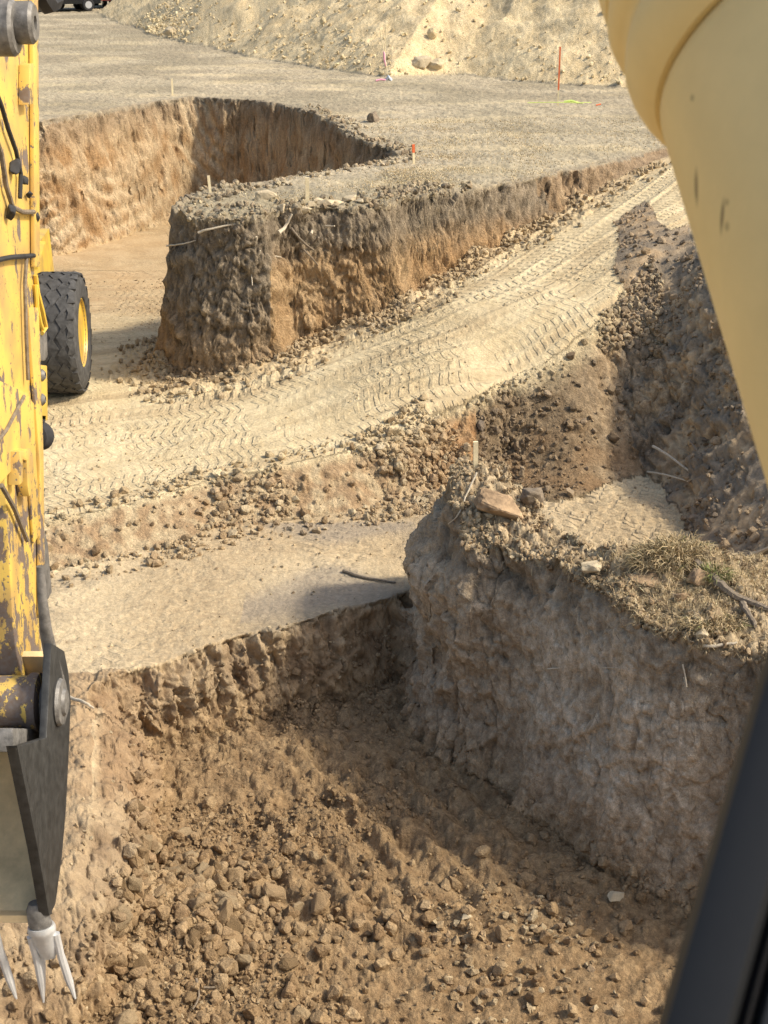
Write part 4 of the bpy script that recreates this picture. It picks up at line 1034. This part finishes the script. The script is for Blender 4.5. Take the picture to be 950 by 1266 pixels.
def tooth(xc, first):
    # local frame: runs from the lip along the direction d; w is sideways
    p = Vector((xc, lip[0], lip[1])); up = Vector((xc, *Yb(58, 1090)))
    d = (p - up).normalized(); d = (d + Vector((.13, 0, 0))).normalized(); wv = Vector((1, 0, 0)); wv = (wv - d * wv.dot(d)).normalized(); nr = d.cross(wv)
    def pt(a, b, c): return p + d * a + wv * b + nr * c
    bm = B()
    sec = [(-.06, .026, .022), (-.03, .042, .032), (.03, .047, .036), (.10, .044, .034)]
    for shape_ in (sec,):
        rings = []
        for a, hw, hn in shape_:
            rings.append([bm.verts.new(pt(a, hw * math.cos(t), hn * math.sin(t))) for t in [k * math.pi / 6 for k in range(12)]])
        for r0, r1 in zip(rings[:-1], rings[1:]):
            for k in range(12): bm.faces.new((r0[k], r0[(k + 1) % 12], r1[(k + 1) % 12], r1[k]))
        bm.faces.new(rings[0][::-1]); bm.faces.new(rings[-1])
    ad = part('adapter', bm, STEEL, bucket)
    bm = B(); lathe(bm, [(-.01, .026), (.014, .026), (.022, .018), (.024, 0)], pt(-.005, .015, -.034), -nr, 16); part('retainer_pin', bm, BARE, bucket)
    bm = B()
    rings = []
    for a, hw, hn in [(.045, .052, .041), (.06, .056, .045), (.075, .054, .043), (.085, .048, .038), (.14, .042, .028), (.18, .034, .018), (.20, .024, .010)]:
        rings.append([bm.verts.new(pt(a, hw * math.cos(t), hn * math.sin(t))) for t in [k * math.pi / 8 for k in range(16)]])
    for r0, r1 in zip(rings[:-1], rings[1:]):
        for k in range(16): bm.faces.new((r0[k], r0[(k + 1) % 16], r1[(k + 1) % 16], r1[k]))
    bm.faces.new(rings[0][::-1]); bm.faces.new(rings[-1])
    for sx in (-1, 1):                        # two claws and their raised ribs
        tube(bm, [pt(.08, sx * .010, -.050), pt(.16, sx * .030, -.042), pt(.25, sx * .044, -.026), pt(.33, sx * .056, -.012), pt(.40, sx * .064, .004)], [.010, .013, .014, .012, .004], 8)
        tube(bm, [pt(.09, sx * .050, .0), pt(.20, sx * .048, 0), pt(.30, sx * .054, .004), pt(.39, sx * .062, .006)], [.016, .016, .014, .005], 8)
    part('tooth', bm, BARE, bucket)
for k in range(6): tooth(xb - .045 - k * .232, k == 0)

# ------------------------------------------------------------------ wheeled machine behind the arm
tp, _n = hit(100, 480)
xr = float(tp[0]) - .12; yr = float(tp[1]) + .15; zr = float(tp[2])
RW = .95
mach = empty('wheel_tractor', (xr - 1.5, yr, zr), 'yellow wheeled earthmover seen from behind, mostly hidden by the stick', 'earthmover')
mb = Vector((xr - 1.5, yr, zr))
MY = R(3)
def mpart(name, bm, mat, parent=mach, smooth=True, bevel=0, spin=None):
    return obj(name, bm, mat, parent, smooth, bevel)
def wheel(xc, yc, flip):
    bm = B()
    n, hw = 56, .34
    prof_ = [(-hw, .55), (-hw - .015, .70), (-hw + .005, .82), (-hw + .05, .90), (-hw + .09, .918), (hw - .09, .918), (hw - .05, .90), (hw - .005, .82), (hw + .015, .70), (hw, .55), (hw - .05, .50), (-hw + .05, .50)]
    lathe(bm, prof_, (xc, yc, RW - .01), (1, 0, 0), n, closed=True)
    ty = mpart('tyre', bm, TYRE)
    bm = B()                                                   # tread blocks: diamonds in the middle, square lugs on the shoulders
    nb = 22
    def patch(t0, pts_):
        vs0, vs1 = [], []
        for (dx, da) in pts_:
            a = t0 + da; cx, cs, sn = xc + dx, math.cos(a), math.sin(a)
            edge_ = max(0, abs(dx) - .25) * .35
            for lst, r in ((vs0, .905 - edge_), (vs1, .938 - edge_)):
                lst.append(bm.verts.new((cx, yc + r * cs, RW - .01 + r * sn)))
        m_ = len(pts_)
        bm.faces.new(vs1)
        for q in range(m_): bm.faces.new((vs0[q], vs0[(q + 1) % m_], vs1[(q + 1) % m_], vs1[q]))
    st = 2 * math.pi / nb; g_ = .012
    for k in range(nb):
        t0 = k * st
        for row, cxx in enumerate((-.16, 0, .16)):
            o_ = t0 + (st / 2 if row != 1 else 0)
            w_ = .098; h_ = st * .62
            patch(o_, [(cxx - w_, -h_ * .15), (cxx - w_ * .1, -h_), (cxx + w_, h_ * .15 - .0), (cxx + w_ * .1, h_)])
        for sg in (-1, 1):
            patch(t0, [(sg * .20, -st * .40), (sg * .325, -st * .36), (sg * .335, st * .36), (sg * .22, st * .42), (sg * .25, st * .02)])
    mpart('tread', bm, TYRE, ty, False)
    bm = B(); lathe(bm, [(.27, .56), (.315, .55), (.32, .52), (.27, .49), (.06, .42), (.08, .14), (.16, .12), (.16, .02)] if not flip else [(-.27, .56), (-.315, .55), (-.32, .52), (-.27, .49), (-.06, .42), (-.08, .14), (-.16, .12), (-.16, .02)], (xc, yc, RW - .01), (1, 0, 0), 40)
    rm_ = mpart('rim', bm, YEL2, ty)
    return ty
wheel(1.22, 0, False); wheel(-1.22, 0, True)
bm = B(); lathe(bm, [(-1.0, .16), (1.0, .16)], (0, 0, RW), (1, 0, 0), 20); mpart('axle', bm, DARK)
bm = B(); prism(bm, [(-.5, .75), (-.75, 1.0), (-.75, 1.75), (-.55, 2.05), (2.2, 2.15), (2.4, 1.3), (2.2, .8)], -.78, .78); mpart('engine_hood', bm, YEL2, mach, True, .04)
bm = B(); box(bm, -.62, .62, -.78, -.752, 1.12, 1.72)
mpart('radiator_grille', bm, DARK, mach, False)
bm = B(); box(bm, -.72, .72, -.95, -.55, .62, .98); mpart('counterweight', bm, YEL2, mach, True, .03)
bm = B(); prism(bm, [(-.45, 2.02), (.4, 2.24), (.4, 2.28), (-.45, 2.07)], .70, 1.02); mpart('fender', bm, YEL2, mach, True, .01)
bm = B(); box(bm, -1.3, -.25, 2.3, 3.6, 2.1, 3.3); mpart('cab', bm, GLASS, mach, True, .05)
bm = B(); box(bm, -1.35, -.2, 2.2, 3.7, 3.302, 3.4); mpart('cab_roof', bm, YEL2, mach, True, .03)
mach.rotation_euler = (0, 0, MY)
# put the visible tyre where the photo has it
off_ = Matrix.Rotation(MY, 4, 'Z') @ Vector((1.22, 0, 0))
tgt = G(90, 484, zr)
mach.location = Vector((tgt[0] - off_.x - .12, tgt[1] - off_.y + .1, zr - .03))

# ------------------------------------------------------------------ parked vehicles far behind
def car(name, u, v, rz, paint, label, truck=False):
    p = G(u, v, 0); o = empty(name, (p[0], p[1], .02), label, 'car' if not truck else 'truck', None, rz)
    hw = .92; bm = B()
    if truck: pr = [(-2.7, .45), (-2.7, 1.05), (-.9, 1.08), (-.85, 1.8), (.7, 1.8), (1.2, 1.15), (2.55, 1.05), (2.65, .45)]
    else: pr = [(-2.2, .40), (-2.25, .95), (-1.9, 1.05), (-1.5, 1.6), (.5, 1.62), (1.15, 1.08), (2.15, .92), (2.25, .40)]
    prism(bm, [(a, b) for a, b in pr], -hw, hw); obj('body', bm, paint, o, True, .05)
    x0 = pr[3][0] + .15; x1 = pr[4][0] - .05
    for s in (-1, 1):
        bm = B(); prism(bm, [(x0, 1.12), (x0 + .12, 1.52), (x1, 1.52), (x1 + .45, 1.12)], s * (hw + .004), s * (hw + .012)); obj('side_window', bm, GLASS, o, False)
        bm = B(); box(bm, s * .62 - .16, s * .62 + .16, pr[-1][0] - .06, pr[-1][0] - .0, .72, .86); obj('headlight', bm, LAMP, o, True, .01)
        for yy in (-1.45, 1.4):
            bm = B(); lathe(bm, [(-.11, .20), (-.12, .30), (-.09, .345), (.09, .345), (.12, .30), (.11, .20)], (s * (hw - .06), yy, .345), (1, 0, 0), 24); wl = obj('tyre', bm, RUB, o)
            bm = B(); lathe(bm, [(-.115, .20), (.115, .20), (.118, .05)], (s * (hw - .055), yy, .345), (s, 0, 0), 20); obj('rim', bm, CARW, wl)
    bm = B(); prism(bm, [(pr[4][0] + .10, 1.5), (pr[5][0] - .08, 1.16), (pr[5][0] - .05, 1.18), (pr[4][0] + .13, 1.52)], -.75, .75); obj('windscreen', bm, GLASS, o, False)
    bm = B(); box(bm, -.88, .88, pr[-1][0] - .03, pr[-1][0] + .06, .38, .58); obj('bumper', bm, RUB if truck else CARW, o, True, .02)
    return o
car('parked_car', 74, 14, R(118), CARB, 'black car parked at the far edge, nearest the yellow stick')
car('pickup_truck', 108, 11, R(150), CARR, 'dark red pickup parked between the two black vehicles', True)
car('parked_car', 142, 8, R(200), CARB, 'black car half hidden behind the left end of the spoil heap')

# ------------------------------------------------------------------ pale yellow cylinder close to the cab
Dc = 1.35
a_img = np.array([.285, .958]); p_img = np.array([.958, -.285])
Rpx, tilt = 250., math.asin(.36)
cen_px = np.array([809., 125.]) + Rpx * p_img
cen = P(cen_px[0], cen_px[1], Dc)
axis_c = (RT * a_img[0] - UP * a_img[1]) * math.cos(tilt) - FW * math.sin(tilt)      # runs down and towards the cab
Rw = Rpx / FPX * Dc
cyl = empty('boom_cylinder', cen, 'smooth pale yellow cylinder with a rolled collar close to the cab', 'cylinder')
def cpart(name, pr, mat=PALE):
    bm = B(); lathe(bm, pr, (0, 0, 0), axis_c, 120); return obj(name, bm, mat, cyl)
def q(l): return [(a * Rw, r * Rw) for a, r in l]
def need(a):                                   # radius that keeps the barrel's edge straight towards the cab
    p = cen + axis_c * a * Rw; v = p - CAM; dz_ = float(v @ FW)
    uu, vv = CU + FPX * float(v @ RT) / dz_, CV - FPX * float(v @ UP) / dz_
    nx, ny = 505., -150.; L_ = math.hypot(nx, ny)
    return ((uu - 803) * nx + (vv - 115) * ny) / L_ / FPX * dz_ / Rw
k0 = .985 / need(.06)
barrel = cpart('barrel', q([(.0, .955), (.02, .975), (.06, .985)] + [(a, need(a) * k0) for a in (.12, .3, .6, 1.0, 1.4, 1.8, 2.2, 2.5)]))
cpart('collar', q([(-.62, 1.0), (-.60, 1.035), (-.54, 1.06), (-.47, 1.055), (-.43, 1.03), (-.40, 1.01), (-.37, 1.01), (-.33, 1.035), (-.27, 1.06), (-.20, 1.062), (-.12, 1.05), (-.05, 1.025), (-.012, .99), (-.008, .94)]))
cpart('neck', q([(-2.6, .97), (-1.2, 1.0), (-.72, 1.035), (-.66, 1.03), (-.625, .99)]))
from mathutils.bvhtree import BVHTree
bpy.context.view_layer.update()
dgx = bpy.context.evaluated_depsgraph_get(); tree_ = BVHTree.FromObject(barrel, dgx)
ntp = PALE.node_tree; Lp_ = ntp.links.new; bs = ntp.nodes['Principled BSDF']; cur = bs.inputs['Base Color'].links[0].from_socket
tcp = nn(ntp, 'ShaderNodeTexCoord')
for u, v, w_, h_ in ((861, 232, .0045, .016), (893, 268, .0032, .014), (899, 280, .004, .004), (856, 121, .0035, .003), (899, 250, .003, .003)):
    o_ = Vector((CAM - cen).tolist()); hp, hn, _, _ = tree_.ray_cast(o_, Vector(ray(u, v).tolist()))
    if hp is None: continue
    mpn = nn(ntp, 'ShaderNodeMapping', vector_type='POINT'); mpn.inputs['Location'].default_value = (-hp.x / w_, -hp.y / w_, -hp.z / h_); mpn.inputs['Scale'].default_value = (1 / w_, 1 / w_, 1 / h_)
    Lp_(tcp.outputs['Object'], mpn.inputs['Vector'])
    ln_ = nn(ntp, 'ShaderNodeVectorMath', operation='LENGTH'); Lp_(mpn.outputs[0], ln_.inputs[0])
    mr_ = nn(ntp, 'ShaderNodeMapRange'); mr_.inputs['From Min'].default_value = 1.3; mr_.inputs['From Max'].default_value = .5; mr_.inputs['To Max'].default_value = .75 if h_ > .01 else .45; Lp_(ln_.outputs['Value'], mr_.inputs['Value'])
    mxn = nn(ntp, 'ShaderNodeMix', data_type='RGBA'); mxn.inputs['B'].default_value = (.10, .07, .035, 1); Lp_(mr_.outputs[0], mxn.inputs['Factor']); Lp_(cur, mxn.inputs['A']); cur = mxn.outputs['Result']
Lp_(cur, bs.inputs['Base Color'])

# ------------------------------------------------------------------ window post of the cab
Dp = .75
e0, e1_ = P(960, 762, Dp), P(797, 1320, Dp * .92)
ax_p = (e1_ - e0); ax_p /= np.linalg.norm(ax_p)
view = P(900, 1040, 1.) - CAM; view /= np.linalg.norm(view)
sd = np.cross(view, ax_p); sd /= np.linalg.norm(sd)
if sd[0] < 0: sd = -sd
dp = np.cross(ax_p, sd); dp /= np.linalg.norm(dp)
if np.dot(dp, view) < 0: dp = -dp
e0 = e0 - ax_p * .25; Lp = np.linalg.norm(e1_ - e0) + .25
post = empty('window_post', e0.tolist(), 'dark grey window post with black rubber seal at the cab edge', 'window post')
def bar(name, prof2, mat, bevel=0):               # section in (side, depth)
    bm = B(); a = [bm.verts.new((sd * s + dp * d).tolist()) for s, d in prof2]; b = [bm.verts.new((sd * s + dp * d + ax_p * Lp).tolist()) for s, d in prof2]
    n = len(prof2); bm.faces.new(a[::-1]); bm.faces.new(b)
    for i in range(n): bm.faces.new((a[i], a[(i + 1) % n], b[(i + 1) % n], b[i]))
    return obj(name, bm, mat, post, True, bevel)
bar('frame', [(0, .012), (.004, .003), (.012, 0), (.030, 0), (.034, .006), (.034, .05), (0, .05)], FRAME)
bar('rubber_seal', [(.0345, .010), (.038, .004), (.041, .010), (.041, .05), (.0345, .05)], BLACK)
bar('inner_rail', [(.0415, .012), (.045, .004), (.052, .004), (.055, .012), (.055, .05), (.0415, .05)], FRAME)
bar('glazing_bead', [(.0555, .016), (.060, .010), (.16, .010), (.16, .05), (.0555, .05)], BLACK)

# ------------------------------------------------------------------ light, sky, camera
sun_dir = Vector((.70, -.12, .70)).normalized()
el = math.asin(sun_dir.z); rot = math.atan2(sun_dir.x, sun_dir.y)
W = bpy.data.worlds.new('World'); bpy.context.scene.world = W; W.use_nodes = True
nt = W.node_tree; bg = nt.nodes['Background']; sky = nt.nodes.new('ShaderNodeTexSky'); sky.sky_type = 'NISHITA'; sky.sun_disc = False
sky.sun_elevation = el; sky.sun_rotation = rot; sky.air_density = 1.2; sky.dust_density = 4
nt.links.new(sky.outputs[0], bg.inputs['Color']); bg.inputs['Strength'].default_value = .19
sl = bpy.data.lights.new('sun', 'SUN'); sl.energy = 4.3; sl.angle = R(5); sl.color = (1, .91, .75)
so = bpy.data.objects.new('sun', sl); C.objects.link(so); so.rotation_euler = sun_dir.to_track_quat('Z', 'Y').to_euler()
so.location = (20, -5, 30)

cd = bpy.data.cameras.new('camera'); co = bpy.data.objects.new('camera', cd); C.objects.link(co)
co.location = CAM.tolist(); co.rotation_euler = (math.pi / 2 - PITCH, 0, 0)
cd.sensor_fit = 'VERTICAL'; cd.sensor_height = 24; cd.lens = 24 * FPX / 1266
cd.clip_start = .05; cd.clip_end = 4000
cd.dof.use_dof = True; cd.dof.focus_distance = 15; cd.dof.aperture_fstop = (cd.lens / 1000) / .0035
sc = bpy.context.scene; sc.camera = co
sc.cycles.use_denoising = True
sc.cycles.denoiser = 'OPENIMAGEDENOISE'
sc.cycles.denoising_input_passes = 'RGB_ALBEDO_NORMAL'
sc.cycles.denoising_prefilter = 'NONE'
sc.view_settings.view_transform = 'Standard'; sc.view_settings.look = 'None'; sc.view_settings.exposure = 0
